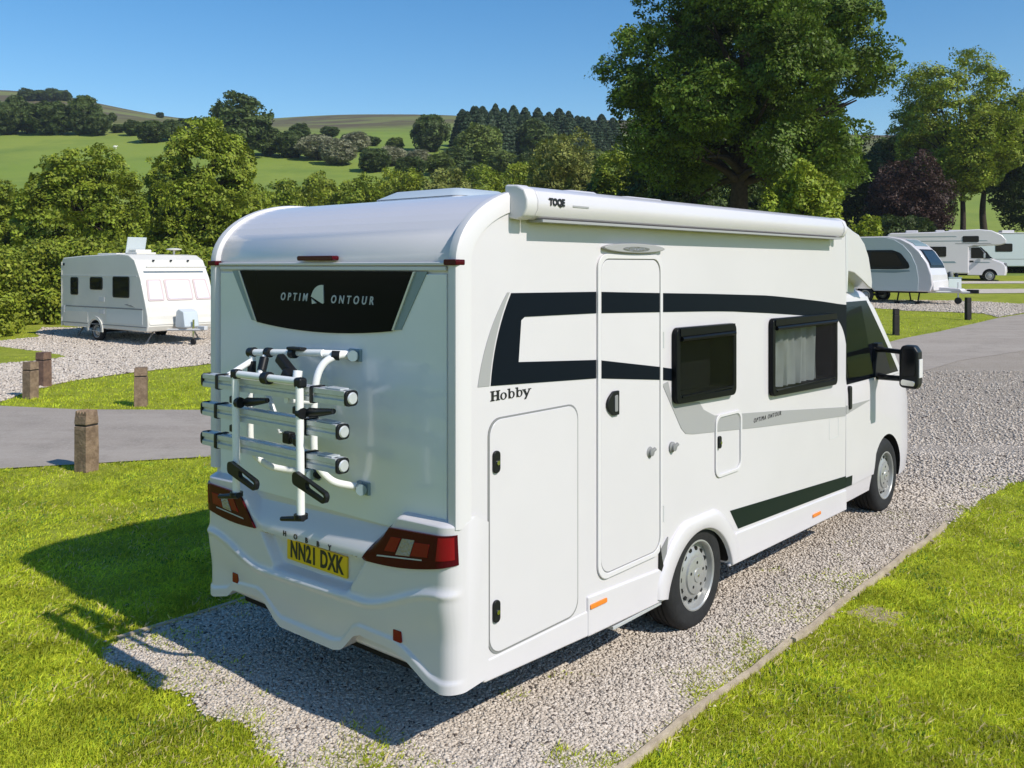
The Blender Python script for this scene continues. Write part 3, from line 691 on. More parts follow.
# ------- cab
def cT(y): return float(np.interp(y, [5.0, 5.75, 6.2, 6.4, 6.98, 7.1, 7.40, 7.58, 7.66, 7.70], [2.34, 2.33, 2.29, 2.16, 1.42, 1.31, 1.06, .88, .70, .45]))
def cw(y, z):
    t = 1.085 if z < 1.3 else 1.085-.15*((z-1.3)/1.0)**1.25
    if z < .6: t -= .03*((.6-z)/.3)**2
    p_ = 1 if y < 6.75 else 1-.19*((y-6.75)/.9)**2.4
    return t*p_
P = []
ysx = np.concatenate([np.linspace(5.15, 6.15, 12), np.linspace(6.2, 7.70, 38)])
for y in ysx:
    T = cT(y); zb_ = .30; r_ = min(.10, (T-zb_)*.25); row = []
    side_z = np.linspace(zb_, T-r_, 16)
    for z in side_z: row.append((cw(y, z), y, z))
    wt = cw(y, T-r_)
    for k in range(1, 6): a_ = k/5*math.pi/2; row.append((wt-r_*(1-math.cos(a_)), y, T-r_+r_*math.sin(a_)))
    half = row[:]; row = half+[((wt-r_)*f, y, T+.015*(1-f*f)) for f in (.6, .2, -.2, -.6)]+[(-x_, y_, z_) for x_, y_, z_ in half[::-1]]
    P.append(row)
q = MB(); n = len(P[0])
vs = [p for r_ in P for p in r_]
fs = [(i*n+j, (i+1)*n+j, (i+1)*n+(j+1) % n, i*n+(j+1) % n) for i in range(len(P)-1) for j in range(n)]
fs += [tuple(range(n)), tuple((len(P)-1)*n+k for k in range(n))]
q.add(vs, fs); cab = q.build('cab', [M['white'], M['liner']], MH, smooth=40)
c1 = MB(); c1.prism([(6.44+.455*math.cos(t), .33+.47*math.sin(t)) for t in np.linspace(0, 2*math.pi, 40)[:-1]], 'x', .6, 1.3); c1.prism([(6.44+.455*math.cos(t), .33+.47*math.sin(t)) for t in np.linspace(0, 2*math.pi, 40)[:-1]], 'x', -1.3, -.6)
cu = c1.build('cutter', M['liner'], MH, smooth=0); boolean_cut(cab, cu); bpy.data.objects.remove(cu)
def cab_patch(name, c4, m, off, thick, parent, n=(14, 14), sx=1):
    a_, b_, c_, d_ = [Vector(v) for v in c4]; G = []
    for i in range(n[0]+1):
        row = []
        for j in range(n[1]+1):
            v = a_.lerp(b_, i/n[0]).lerp(d_.lerp(c_, i/n[0]), j/n[1]); row.append(Vector((sx*(cw(v.x, v.y)+off), v.x, v.y)))
        G.append(row)
    m_ = MB(); m_.slab(G, (sx*thick, 0, 0)); return m_.build(name, m, parent, smooth=40)
for sx in (1, -1):
    dr = cab_patch('cab_door', ((5.26, .46), (6.02, .46), (6.28, 1.40), (5.26, 1.40)), M['white'], .001, .010, MH, sx=sx)
    cab_patch('door_upper', ((5.26, 1.40), (6.85, 1.40), (6.22, 2.23), (5.26, 2.23)), M['white'], .0008, .008, dr, sx=sx)
    wf = cab_patch('door_window', ((5.31, 1.425), (6.78, 1.425), (6.16, 2.19), (5.31, 2.19)), M['gblack'], .006, .008, dr, sx=sx)
    cab_patch('pane', ((5.37, 1.46), (6.02, 1.46), (5.98, 2.14), (5.37, 2.14)), M['cabglass'], .012, .006, wf, sx=sx)
    q = MB(); q.prism(rpoly([(5.315, 1.19), (5.375, 1.19), (5.375, 1.41), (5.315, 1.41)], .028), 'x', sx*1.085, sx*(1.085+.030)); q.build('door_handle', M['black'], dr, bevel=.006)
    cab_patch('lower_trim', ((5.26, .468), (5.42, .462), (5.42, .553), (5.26, .56)), M['green'], .010, .004, dr, (4, 2), sx=sx)
    cab_patch('grey_stripe', ((5.26, 1.15), (5.9, 1.215), (5.9, 1.22), (5.26, 1.232)), M['grey'], .010, .004, dr, (8, 2), sx=sx)
q = MB(); G = []
for y in np.linspace(6.42, 6.95, 12): G.append([Vector((f*(cw(y, cT(y))-.12), y, cT(y)+.006+.015*(1-f*f))) for f in np.linspace(-1, 1, 12)])
q.slab(G, (0, .006, .006)); q.build('windscreen', M['gblack'], MH)
# mirrors on long black arms
for sx in (1, -1):
    q = MB(); q.prism([(6.04, 1.43), (6.52, 1.43), (6.26, 1.76), (6.12, 1.76)], 'x', sx*.98, sx*1.10); mr = q.build('wing_mirror', M['black'], MH, bevel=.006)
    q = MB(); q.tube([(sx*.98, 6.2, 1.70), (sx*1.2, 6.05, 1.705), (sx*1.36, 5.99, 1.70)], [.04, .024, .024], 8); q.build('mirror_arm', M['black'], mr)
    q = MB(); q.tube([(sx*1.0, 6.2, 1.43), (sx*1.2, 6.07, 1.43), (sx*1.36, 5.99, 1.44)], [.045, .028, .028], 8); q.build('mirror_arm', M['black'], mr)
    q = MB(); q.prism(rpoly([(sx*1.36, 1.36), (sx*1.52, 1.35), (sx*1.54, 1.40), (sx*1.54, 1.71), (sx*1.50, 1.77), (sx*1.39, 1.77), (sx*1.36, 1.71)], .04), 'y', 5.93, 6.07); q.build('mirror_head', M['black'], mr, bevel=.02, seg=3)
    q = MB(); q.prism(rpoly([(sx*1.38, 1.475), (sx*1.515, 1.475), (sx*1.515, 1.74), (sx*1.395, 1.74)], .03), 'y', 5.918, 5.932); q.build('mirror_glass', M['gblack'], mr, bevel=.003)  # dark reflection painted as a black face
    q = MB(); q.prism(rpoly([(sx*1.38, 1.385), (sx*1.51, 1.38), (sx*1.515, 1.43), (sx*1.385, 1.445)], .02), 'y', 5.916, 5.932); q.build('lower_mirror', M['chrome'], mr, bevel=.003)
    q = MB(); q.box((sx*1.543, 6.0, 1.55), (.012, .10, .18)); q.build('indicator', M['white2'], mr, bevel=.004)
# front of the cab, seen only at a grazing angle
q = MB(); q.box((0, 7.62, .72), (.9, .14, .2)); q.build('grille', M['black'], MH, bevel=.02)
# roof nose over the cab
npf = [(5.20, 2.93), (5.45, 2.925), (5.66, 2.89), (5.85, 2.81), (6.0, 2.68), (6.09, 2.52), (6.125, 2.38), (6.11, 2.31), (5.98, 2.34), (5.75, 2.41), (5.50, 2.475), (5.20, 2.50)]
P = []
for f in np.concatenate([-np.cos(np.linspace(0, math.pi, 21))]):
    x = f*(W-.004); sh = .20*abs(f)**4 ; row = []
    for (y, z) in npf: k = (y-5.2)/.9; row.append((x*(1-.03*k), 5.2+(y-5.2)*(1-sh*.55), z-.05*abs(f)**4*(1 if z > 2.5 and y > 5.3 else 0)))
    P.append(row)
q = MB(); n = len(npf); vs = [p for r_ in P for p in r_]
fs = [(i*n+j, (i+1)*n+j, (i+1)*n+(j+1) % n, i*n+(j+1) % n) for i in range(len(P)-1) for j in range(n)]+[tuple(range(n)), tuple((len(P)-1)*n+k for k in range(n))]
q.add(vs, fs); q.build('roof_nose', M['white'], MH, smooth=50, bevel=.012)
q = MB(); G = []
q.prism([(5.22, 2.52), (5.5, 2.49), (5.95, 2.36), (5.93, 2.25), (5.22, 2.22)], 'x', -.93, .93); q.build('nose_underside', M['creamgrey'], MH, bevel=.02)
q = MB(); q.prism([(5.19, 2.9), (5.235, 2.9), (5.26, 2.5), (5.235, 2.30), (5.21, 2.30)], 'x', W-.02, W+.003); q.build('panel_joint', M['lseal'], MH)
# roof lights
def rooflight(x, y, lx, ly, hh, z=2.945, m=None):
    q = MB(); b0 = [(x-lx/2, y-ly/2), (x+lx/2, y-ly/2), (x+lx/2, y+ly/2), (x-lx/2, y+ly/2)]
    q.prism(rpoly(b0, .06), 'z', z-.02, z+.03); f = q.build('roof_light', M['white2'], MH, bevel=.01)
    o_ = rpoly(b0, .06); i_ = shrink(o_, .10); n_ = len(o_); q = MB(); q.add([(a_[0], a_[1], z+.03) for a_ in o_]+[(a_[0], a_[1], z+hh) for a_ in i_], [(k, (k+1) % n_, n_+(k+1) % n_, n_+k) for k in range(n_)]+[tuple(range(n_, 2*n_))]); q.build('dome', m or M['white2'], f, smooth=60)
rooflight(.02, 1.05, .78, .62, .085, m=M['sil2']); rooflight(.50, 1.72, .48, .5, .10); rooflight(.30, 2.75, .55, .72, .12)
q = MB(); q.box((-.4, 4.2, 2.965), (.5, .9, .03)); q.build('solar_panel', M['gblack'], MH, bevel=.004)

# ------- bike rack bolted to the rear panel
BR = bpy.data.objects.new('bike_rack', None); COL.objects.link(BR); BR.parent = MH; BR.empty_display_size = .1
def rail(z, x0, x1, y=-.36, zr=0):
    q = MB(); s_ = .034
    pf = [(-.036, -.036), (.036, -.036), (.036, -.012), (.026, -.006), (.026, .006), (.036, .012), (.036, .036), (.012, .036), (.007, .024), (-.007, .024), (-.012, .036), (-.036, .036), (-.036, .012), (-.026, .006), (-.026, -.006), (-.036, -.012)]
    n_ = len(pf); zl = z; zr_ = z+zr
    q.add([(x0, y+a_, zl+b_) for a_, b_ in pf]+[(x1, y+a_, zr_+b_) for a_, b_ in pf], [(k, (k+1) % n_, n_+(k+1) % n_, n_+k) for k in range(n_)]+[tuple(range(n_)), tuple(range(2*n_-1, n_-1, -1))])
    r_ = q.build('rail', M['alu'], BR, smooth=30)
    for x, zz_ in ((x0-.008, zl), (x1+.008, zr_)):
        q = MB(); q.prism(rpoly([(y-.039, zz_-.039), (y+.039, zz_-.039), (y+.039, zz_+.039), (y-.039, zz_+.039)], .022), 'x', x-.009, x+.009); q.build('end_cap', M['black'], BR, bevel=.004)
        q = MB(); q.lathe([(.031, 0), (.026, .006)], (x+(.012 if x > 0 else -.012), y, zz_), 'x', 16); q.build('cap_disc', M['alu'], BR)
    for f in (.12, .80):
        x = x0+(x1-x0)*f; zz_ = zl+(zr_-zl)*f; q = MB()
        q.ring(rpoly([(y-.044, zz_-.044), (y+.044, zz_-.044), (y+.044, zz_+.044), (y-.044, zz_+.044)], .012), rpoly([(y-.036, zz_-.036), (y+.036, zz_-.036), (y+.036, zz_+.036), (y-.036, zz_+.036)], .010), 'x', x-.010, x+.010); q.build('strap', M['black'], BR)
    q = MB(); q.box((x1-.10, y, zr_+.040), (.12, .055, .008)); q.build('buckle', M['lettering'], BR, bevel=.002)
rail(1.878, -.55, .735, zr=.012); rail(1.712, -.555, .67, zr=.006); rail(1.540, -.555, .668, zr=.008)
# platform frame: two white uprights and a top bar in front of the rails
def piece(name, m, pts=None, r=None, n=10, box=None, rot=None, bevel=0):
    q = MB()
    if pts: q.tube(pts, r, n)
    if box: q.box(box[0], box[1], box[2] if len(box) > 2 else None)
    return q.build(name, m, BR, bevel=bevel, smooth=50)
UL, UR = -.165, .415
piece('upright', M['tube'], [(UL, -.425, 1.93), (UL+.01, -.425, 1.29)], .021, 14)
piece('upright', M['tube'], [(UR, -.425, 1.93), (UR+.012, -.425, 1.27)], .021, 14)
piece('top_bar', M['tube'], [(UL-.01, -.42, 1.945), (UR, -.42, 1.95)], .020, 14)
for x in (UL, UR):
    piece('joint', M['black'], box=((x, -.42, 1.945), (.056, .054, .054)), bevel=.014)
    for z in (1.80, 1.64): piece('joint', M['black'], box=((x-.04, -.405, z), (.045, .045, .04)), bevel=.008)
piece('joint', M['black'], [(.10, -.42, 1.945), (.15, -.42, 1.947)], .034, 12)
for x, z in ((UL+.01, 1.285), (UR+.012, 1.265)):
    f = piece('foot_catch', M['black'], [(x, -.425, z+.012), (x, -.425, z-.012)], .036, 14)
    piece('catch_lever', M['black'], [(x+.04, -.44, z), (x-.13, -.45, z-.03)], [.016, .012], 8)
# tubular frame standing off the rear panel
piece('frame_tube', M['tube'], bezier3([(.30, .03, 2.045), (.26, -.05, 2.045), (.225, -.13, 2.0), (.21, -.17, 1.88), (.21, -.18, 1.62), (.22, -.17, 1.47), (.27, -.11, 1.37), (.33, -.03, 1.335), (.38, .03, 1.325)], 7), .021, 14)
piece('frame_tube', M['tube'], bezier3([(-.40, -.16, 2.02), (-.395, -.17, 1.88), (-.395, -.18, 1.62), (-.385, -.17, 1.46), (-.32, -.12, 1.375), (-.22, -.05, 1.345), (-.08, .02, 1.34)], 7), .020, 14)
piece('cross_tube', M['tube'], [(-.42, -.16, 2.03), (.19, -.10, 2.06)], .020, 14)
piece('cross_tube', M['tube'], [(.17, -.10, 2.055), (.31, .02, 2.05)], .022, 12)
piece('support_arm', M['tube'], [(-.26, -.17, 2.02), (-.235, -.22, 1.93), (-.06, -.2, 1.60)], .017, 12)
piece('support_arm', M['tube'], [(-.40, -.17, 1.98), (-.40, -.34, 1.9)], .018, 12)
piece('support_arm', M['tube'], [(.21, -.17, 1.80), (.21, -.36, 1.83)], .018, 12)
piece('bike_arm', M['tube'], [(-.05, -.19, 2.02), (.05, -.23, 1.93), (.12, -.25, 1.87)], .017, 12)
piece('bike_arm', M['tube'], [(.15, -.24, 1.97), (.16, -.26, 1.88), (.10, -.27, 1.83)], .026, 12)
for a_, b_, r_ in (((-.43, -.16, 2.03), (-.38, -.16, 2.035), .036), ((-.40, -.165, 1.98), (-.395, -.17, 1.90), .032), ((-.265, -.155, 2.04), (-.225, -.155, 2.04), .036), ((-.25, -.18, 2.01), (-.235, -.21, 1.94), .034), ((-.395, -.175, 1.875), (-.395, -.175, 1.85), .042), ((-.05, -.14, 2.046), (-.01, -.14, 2.048), .036), ((.21, -.17, 1.88), (.21, -.175, 1.855), .038), ((.215, -.172, 1.47), (.213, -.178, 1.50), .036), ((.24, -.08, 2.048), (.27, -.05, 2.046), .034), ((.02, .0, 1.345), (-.05, .01, 1.343), .033)):
    piece('clamp', M['black'], [a_, b_], r_*.80, 12)
piece('clamp_head', M['black'], box=((.0, -.21, 1.985), (.16, .05, .055), Matrix.Rotation(R(34), 3, 'Y')), bevel=.012)
piece('clamp_head', M['black'], box=((.075, -.24, 1.925), (.10, .065, .07), Matrix.Rotation(R(34), 3, 'Y')), bevel=.014)
piece('clamp_head', M['black'], box=((.0, -.14, 2.075), (.13, .05, .018)), bevel=.006)
for x0, x1 in ((-.12, .10), (.44, .66)):
    piece('tightener', M['black'], [(x0, -.38, 1.79), (x0+.08, -.385, 1.80), (x1, -.40, 1.822)], [.026, .022, .014], 8)
    piece('tightener_knob', M['black'], [(x0, -.42, 1.79), (x0-.03, -.42, 1.79)], .030, 10)
piece('hanging_catch', M['black'], box=((-.10, -.12, 1.56), (.07, .05, .07)), bevel=.012)
piece('hanging_catch', M['black'], box=((-.03, -.12, 1.55), (.07, .045, .045), Matrix.Rotation(.5, 3, 'Y')), bevel=.012)
for x, z in ((-.17, 1.43), (.42, 1.46)):
    q = MB()
    o_ = rpoly([(x, z+.05), (x, z-.02), (x+.26, z-.085), (x+.28, z-.03)], .025); i_ = rpoly([(x+.11, z+.012), (x+.11, z-.026), (x+.25, z-.066), (x+.26, z-.04)], .016)
    q.ring(o_, i_, 'y', -.475, -.45); q.build('strap_loop', M['black'], BR)
for x, z in ((.31, 2.048), (.38, 1.325), (-.06, 1.34)):
    br = piece('mounting_bracket', M['grey2'], [(x-.02, .02, z), (x+.05, -.03, z)], .030, 10); br.name = 'mounting_bracket'
    piece('bracket_plate', M['grey2'], box=((x+.02, .012, z), (.10, .02, .07)), bevel=.004)

# ------------------------------------------------------------------ other vehicles on the site
def cwindow(root, axis_x, poly, sx, m_frame, m_pane, name='window', inset=.035, out=.02):
    """window on the plane x = sx*axis_x, poly=(y,z)"""
    o_ = rpoly(poly, .07, 5); i_ = shrink(o_, inset); q = MB()
    q.ring(o_, i_, 'x', sx*(axis_x-.01), sx*(axis_x+out)); w = q.build(name, m_frame, root, smooth=30)
    q = MB(); q.prism(shrink(o_, inset*.9), 'x', sx*(axis_x-.008), sx*(axis_x+out*.7)); q.build('pane', m_pane, w, smooth=0); return w
def front_panel(name, root, bl, br_, tr, tl, m, off, thick, parent=None, r=.06):
    """slab on a slanted front given its four corners (3D)"""
    bl, br_, tr, tl = [Vector(v) for v in (bl, br_, tr, tl)]; nn = (br_-bl).cross(tl-bl).normalized()
    if nn.y < 0: nn = -nn
    pts2 = rpoly([(0, 0), (1, 0), (1, 1), (0, 1)], r, 4); a_ = []
    for u, v in pts2: a_.append(bl.lerp(br_, u).lerp(tl.lerp(tr, u), v)+nn*off)
    n_ = len(a_); q = MB(); q.add(a_+[p+nn*thick for p in a_], [tuple(range(n_)), tuple(range(2*n_-1, n_-1, -1))]+[(k, (k+1) % n_, n_+(k+1) % n_, n_+k) for k in range(n_)])
    return q.build(name, m, parent or root, smooth=0)
def small_wheel(root, x, y, z, r, sx, rr=None): return wheel(root, x, y, z, r=r, w=.17, side=sx, rr=rr or r*.64)
def arch_cut(o, root, y, z, r, hw):
    c_ = MB(); pl_ = [(y+r*math.cos(t), z+r*math.sin(t)) for t in np.linspace(0, 2*math.pi, 32)[:-1]]
    c_.prism(pl_, 'x', hw-.35, hw+.3); c_.prism(pl_, 'x', -hw-.3, -hw+.35); k = c_.build('cutter', M['liner'], root, smooth=0); boolean_cut(o, k); bpy.data.objects.remove(k)

# --- older cream touring caravan on the left, nose to the right
fx, fy = math.sin(R(122)), math.cos(R(122)); gx, gy, gz = -12.25, 29.9, hz(-12.2, 29.5)
C1 = thing('caravan', 'older cream touring caravan with three pale front windows, parked by the left hedge', 'caravan', (gx, gy, gz+.0), -R(127)); C1.scale = (1.10, 1.08, 1.03)
hw = 1.10
pf = [(-2.32, .40), (-2.42, .55), (-2.42, 2.50), (-2.34, 2.60), (-1.2, 2.66), (.9, 2.70), (1.35, 2.67), (1.66, 2.52), (1.80, 2.28), (1.98, 1.95), (2.22, 1.25), (2.34, .85), (2.36, .55), (2.28, .40)]
q = MB(); q.prism(pf, 'x', -hw, hw); b1 = q.build('body', [M['cream'], M['liner']], C1, bevel=.03); arch_cut(b1, C1, -.42, .30, .36, hw)
q = MB(); q.prism([(-2.44, .40), (-2.44, 2.47), (-2.40, 2.47), (-2.40, .40)], 'x', hw-.02, hw+.012); q.build('corner_trim', M['cream'], C1)
def strip(y0, y1, z0, z1, m, name='trim_strip', d=.012): q = MB(); q.prism([(y0, z0), (y1, z0), (y1, z1), (y0, z1)], 'x', hw-.004, hw+d); return q.build(name, m, C1, smooth=0)
strip(-2.40, 1.80, 2.02, 2.045, M['lseal']); strip(-2.15, 2.1, 1.04, 1.075, M['seal']); strip(-2.4, 2.3, .52, .545, M['seal'])
strip(-2.15, -.2, .90, 1.03, M['creamgrey'], 'side_panel', .006); strip(.2, 2.1, .60, 1.03, M['creamgrey'], 'side_panel', .006); strip(-2.15, -.85, .56, .9, M['cream'], 'side_panel', .008)
for y0, y1, z0, z1 in ((-1.86, -1.42, 1.42, 1.98), (-.72, -.02, 1.60, 1.99), (.55, 1.42, 1.38, 2.02)): cwindow(C1, hw, [(y0, z0), (y1, z0), (y1, z1), (y0, z1)], 1, M['black'], M['cwin'])
strip(-.22, .08, 1.24, 1.38, M['lseal'], 'vent', .014); strip(-.22, .08, .86, 1.0, M['lseal'], 'vent', .014); strip(-2.36, -2.24, .84, 1.06, M['lseal'], 'locker_catch', .014); strip(-2.33, -2.24, 2.35, 2.43, M['black'], 'marker_light', .014)
q = MB(); q.prism([(1.15, 1.18), (1.45, 1.13), (1.72, 1.10), (1.5, 1.17), (1.3, 1.16), (1.4, 1.2)], 'x', hw, hw+.008); q.build('decal', M['seal'], C1, smooth=0)
# three front windows in pink seals; panel between z=1.28 and 1.93 on the sloping front
def fr(x, z): return (x, float(np.interp(z, [.55, .85, 1.25, 1.95, 2.28, 2.52], [2.36, 2.34, 2.22, 1.98, 1.80, 1.66])), z)
for x0, x1 in ((.50, 1.0), (-.42, .42), (-1.0, -.50)):
    s_ = .06 if x0 > 0 else 0; t_ = .06 if x1 < 0 else 0
    w = front_panel('window', C1, fr(x0, 1.30), fr(x1, 1.30), fr(x1-s_, 1.93), fr(x0+t_, 1.93), M['pink'], -.01, .03, r=.08)
    front_panel('pane', C1, fr(x0+.05, 1.34), fr(x1-.05, 1.34), fr(x1-.05-s_, 1.89), fr(x0+.05+t_, 1.89), M['glare'], .012, .018, parent=w, r=.08)
front_panel('front_moulding', C1, fr(-1.06, .60), fr(1.06, .60), fr(1.05, 1.14), fr(-1.05, 1.14), M['cream'], -.01, .03, r=.05)
q = MB(); q.box((0, 2.02, 2.3), (1.9, .05, .03), Matrix.Rotation(R(-25), 3, 'X')); q.build('gutter', M['cream'], C1)
for x in (-.55, 0, .55):
    q = MB(); q.box((x, 1.72, 2.50), (.06, .05, .05)); q.build('marker_light', M['black'], C1, bevel=.01)
wheel(C1, hw-.03, -.42, .30, r=.30, w=.17, side=1, rr=.19); wheel(C1, -hw+.03, -.42, .30, r=.30, w=.17, side=-1, rr=.19)
q = MB(); q.ring([(-.42+.44*math.cos(t), .34+.44*math.sin(t)) for t in np.linspace(-.1, math.pi+.1, 25)]+[(-.86, .34)], [(-.42+.35*math.cos(t), .34+.35*math.sin(t)) for t in np.linspace(-.1, math.pi+.1, 25)]+[(-.77, .34)], 'x', hw-.01, hw+.03); q.build('wheel_arch', M['cream'], C1)
# roof furniture
q = MB(); q.box((.1, -.9, 2.70), (.8, 1.1, .09)); q.build('roof_vent', M['cream'], C1, bevel=.03)
q = MB(); q.box((.25, .55, 2.73), (.62, .62, .06)); sk = q.build('roof_light', M['cream'], C1, bevel=.02)
q = MB(); q.box((.25, .30, 2.98), (.60, .03, .52), Matrix.Rotation(R(-14), 3, 'X')); q.build('open_lid', M['sil2'], sk, bevel=.01)
q = MB(); q.box((.25, .52, 2.80), (.5, .4, .10)); q.build('flyscreen', M['cream'], sk, bevel=.03)
q = MB(); q.tube([(-.55, 1.0, 2.66), (-.55, 1.0, 2.84)], .03, 8); a_ = q.build('aerial_mast', M['cream'], C1)
q = MB(); q.lathe([(.10, 0), (.22, .02), (.22, .045), (.1, .07)], (-.55, 1.0, 2.83), 'z', 20); q.build('aerial_dish', M['cream'], a_)
# chassis, steadies, tow frame
q = MB(); q.box((0, -.2, .42), (1.6, 4.3, .07)); q.tube([(-1, -.42, .3), (1, -.42, .3)], .04, 8); q.build('chassis', M['liner'], C1)
for x in (-.85, .85):
    for y in (-2.0, 1.85):
        q = MB(); q.tube([(x*.7, y, .42), (x, y, .02)], .025, 6); q.box((x, y, .015), (.12, .12, .02)); q.build('corner_steady', M['seal'], C1)
for x in (-1, 1):
    q = MB(); q.tube([(x*.55, 2.1, .43), (0.03*x, 3.25, .45)], .035, 8); q.build('tow_bar', M['lseal'], C1)
q = MB(); q.box((0, 3.28, .50), (.12, .32, .12)); q.build('hitch', M['lseal'], C1, bevel=.02)
q = MB(); q.tube([(.12, 3.02, .75), (.12, 3.02, .2)], .028, 8); jw = q.build('jockey_wheel', M['chrome'], C1)
q = MB(); q.lathe([(.05, -.03), (.1, -.028), (.1, .028), (.05, .03)], (.12, 3.02, .1), 'x', 20); q.build('tyre', M['rubber'], jw)
q = MB(); q.prism(rpoly([(2.45, .50), (2.95, .50), (2.86, .98), (2.62, 1.06), (2.5, .98)], .06), 'x', -.12, .34); q.build('hitch_cover', M['sil2'], C1, bevel=.03)

# --- silver and white modern caravan on the right, behind the motorhome's nose
ax, ay, _ = at(869, 302.5); gz = hz(ax, ay)
C2 = thing('caravan', 'rounded modern caravan, silver-grey sides and white nose, directly behind the near motorhome', 'caravan', (ax+.5, ay+.7, gz), -R(131))
hw = 1.12
pf = [(-3.3, .50), (-3.42, .8), (-3.38, 2.2), (-3.2, 2.55), (-2.7, 2.66), (-.5, 2.70), (.9, 2.70), (1.40, 2.60), (1.78, 2.40), (2.12, 2.08), (2.42, 1.62), (2.58, 1.15), (2.62, .75), (2.52, .48)]
q = MB(); q.prism(pf, 'x', -hw+.05, hw-.05); b2 = q.build('body', [M['white'], M['liner']], C2, bevel=.06, seg=3); arch_cut(b2, C2, 0, .32, .38, hw)
q = MB(); sp_ = [(-3.3, .50), (-3.40, .8), (-3.36, 2.2), (-3.18, 2.52), (-2.7, 2.62), (-.5, 2.66), (.75, 2.66), (1.15, 2.56), (1.50, 2.34), (1.80, 2.0), (2.02, 1.5), (2.10, 1.0), (2.08, .50), (.42, .50)]+[(.42*math.cos(t), .32+.42*math.sin(t)) for t in np.linspace(.4, math.pi-.4, 10)]+[(-.42, .50)]
q.prism(sp_, 'x', hw-.055, hw-.02); q.build('side_panel', M['sil2'], C2, bevel=.008)
o_ = rpoly([(-2.9, 1.40), (1.30, 1.36), (1.78, 1.40), (1.72, 1.62), (1.42, 2.02), (1.10, 2.14), (-2.9, 2.16)], [.05, .1, .1, .2, .4, .3, .05])
q = MB(); q.prism(o_, 'x', hw-.03, hw+.0); w = q.build('window_band', M['black'], C2, bevel=.005)
for y0, y1 in ((-2.6, -1.5), (-1.3, .15)): q = MB(); q.prism(rpoly([(y0, 1.48), (y1, 1.48), (y1, 2.08), (y0, 2.08)], .06), 'x', hw-.01, hw+.006); q.build('pane', M['glare' if y1 < 0 else 'gblack'], w)
q = MB(); q.prism(rpoly([(.25, 1.46), (1.55, 1.48), (1.25, 2.02), (.25, 2.08)], .08), 'x', hw-.01, hw+.006); q.build('pane', M['cwin'], w)
for z_, n_ in ((1.52, 0), (1.64, 1), (1.8, 2)): q = MB(); q.box((hw+.008, -.55, z_), (.004, 1.2, .03)); q.build('window_stripe', M['lettering'], w)
q = MB(); q.prism([(1.2, 1.22), (1.78, 1.28), (1.75, 1.33), (-2.9, 1.33), (-2.9, 1.30)], 'x', hw-.025, hw-.012); q.build('decal', M['grey2'], C2)
def fr2(x, z): return (x, float(np.interp(z, [.75, 1.15, 1.62, 2.08, 2.40, 2.60], [2.62, 2.58, 2.42, 2.12, 1.78, 1.40])), z)
def curved_pane(name, x, z0, z1, m, off, parent=None):
    G = []
    for i in range(13):
        u = -x+2*x*i/12; row = []
        for j in range(9): p = Vector(fr2(u, z0+(z1-z0)*j/8)); row.append((p.x*(1-.12*j/8), p.y+off, p.z+off*.6))
        G.append(row)
    q = MB(); q.slab(G, (0, .012, .008)); return q.build(name, m, C2, smooth=50) if parent is None else q.build(name, m, parent, smooth=50)
w = curved_pane('front_window', .92, 1.42, 2.16, M['black'], .004); 
w2 = curved_pane('front_pane', .80, 1.50, 2.08, M['cwin'], .018, w)
w = curved_pane('sunroof_window', .80, 2.30, 2.56, M['grey2'], .004)
q = MB(); q.prism(rpoly([(-1.0, .52), (1.0, .52), (1.0, .9), (-1.0, .95)], .1), 'y', 2.5, 2.64); q.build('front_moulding', M['white2'], C2, bevel=.03)
wheel(C2, hw-.03, 0, .31, r=.31, w=.18, side=1, rr=.20); wheel(C2, -hw+.03, 0, .31, r=.31, w=.18, side=-1, rr=.20)
q = MB(); q.box((0, -.3, .46), (1.7, 5.2, .08)); q.tube([(-1, 0, .31), (1, 0, .31)], .05, 8); q.build('chassis', M['liner'], C2)
for x in (-.85, .85):
    for y in (-2.6, 1.2, 2.0):
        if y == 2.0 and x < 0: continue
        q = MB(); q.tube([(x*.75, y, .46), (x, y, .06)], .03, 6); q.box((x, y, .04), (.16, .16, .08)); q.build('corner_steady', M['liner'], C2)
for x in (-1, 1):
    q = MB(); q.tube([(x*.6, 2.3, .47), (0.03*x, 3.75, .47)], .04, 8); q.build('tow_bar', M['lseal'], C2)
q = MB(); q.box((0, 3.8, .50), (.16, .42, .14)); q.build('hitch', M['black'], C2, bevel=.02)
q = MB(); q.tube([(.14, 3.3, .85), (.14, 3.3, .25)], .03, 8); jw = q.build('jockey_wheel', M['lseal'], C2)
q = MB(); q.lathe([(.05, -.05), (.13, -.045), (.13, .045), (.05, .05)], (.14, 3.3, .13), 'x', 20); q.build('tyre', M['rubber'], jw)
q = MB(); q.prism(rpoly([(2.62, .5), (3.5, .5), (3.4, .60), (2.62, .66)], .04), 'x', -.32, .32); q.build('frame_cover', M['white2'], C2, bevel=.02)
# grey box of bits standing behind the tow frame
bx, by, bz = at(959, 293)
q = thing('storage_box', 'small grey box with dark bits on top beside the silver caravan\'s tow frame', 'box', (bx+.05, by+.9, hz(bx, by+.9)), .2)
m_ = MB(); m_.box((0, 0, .36), (.72, .6, .60)); m_.build('box_body', M['sil2'], q, bevel=.03)
m_ = MB(); m_.box((0, 0, .69), (.76, .64, .06)); m_.build('lid', M['grey2'], q, bevel=.02)
for i, (x, y, s_) in enumerate(((-.24, 0, .22), (.02, .06, .28), (.26, -.05, .2))): m_ = MB(); m_.lathe([(s_*.4, 0), (s_*.5, s_*.4), (s_*.35, s_*.9), (s_*.1, s_)], (x, y, .72), 'z', 10); m_.build('covered_bundle', M['black' if i != 1 else 'seal'], q)

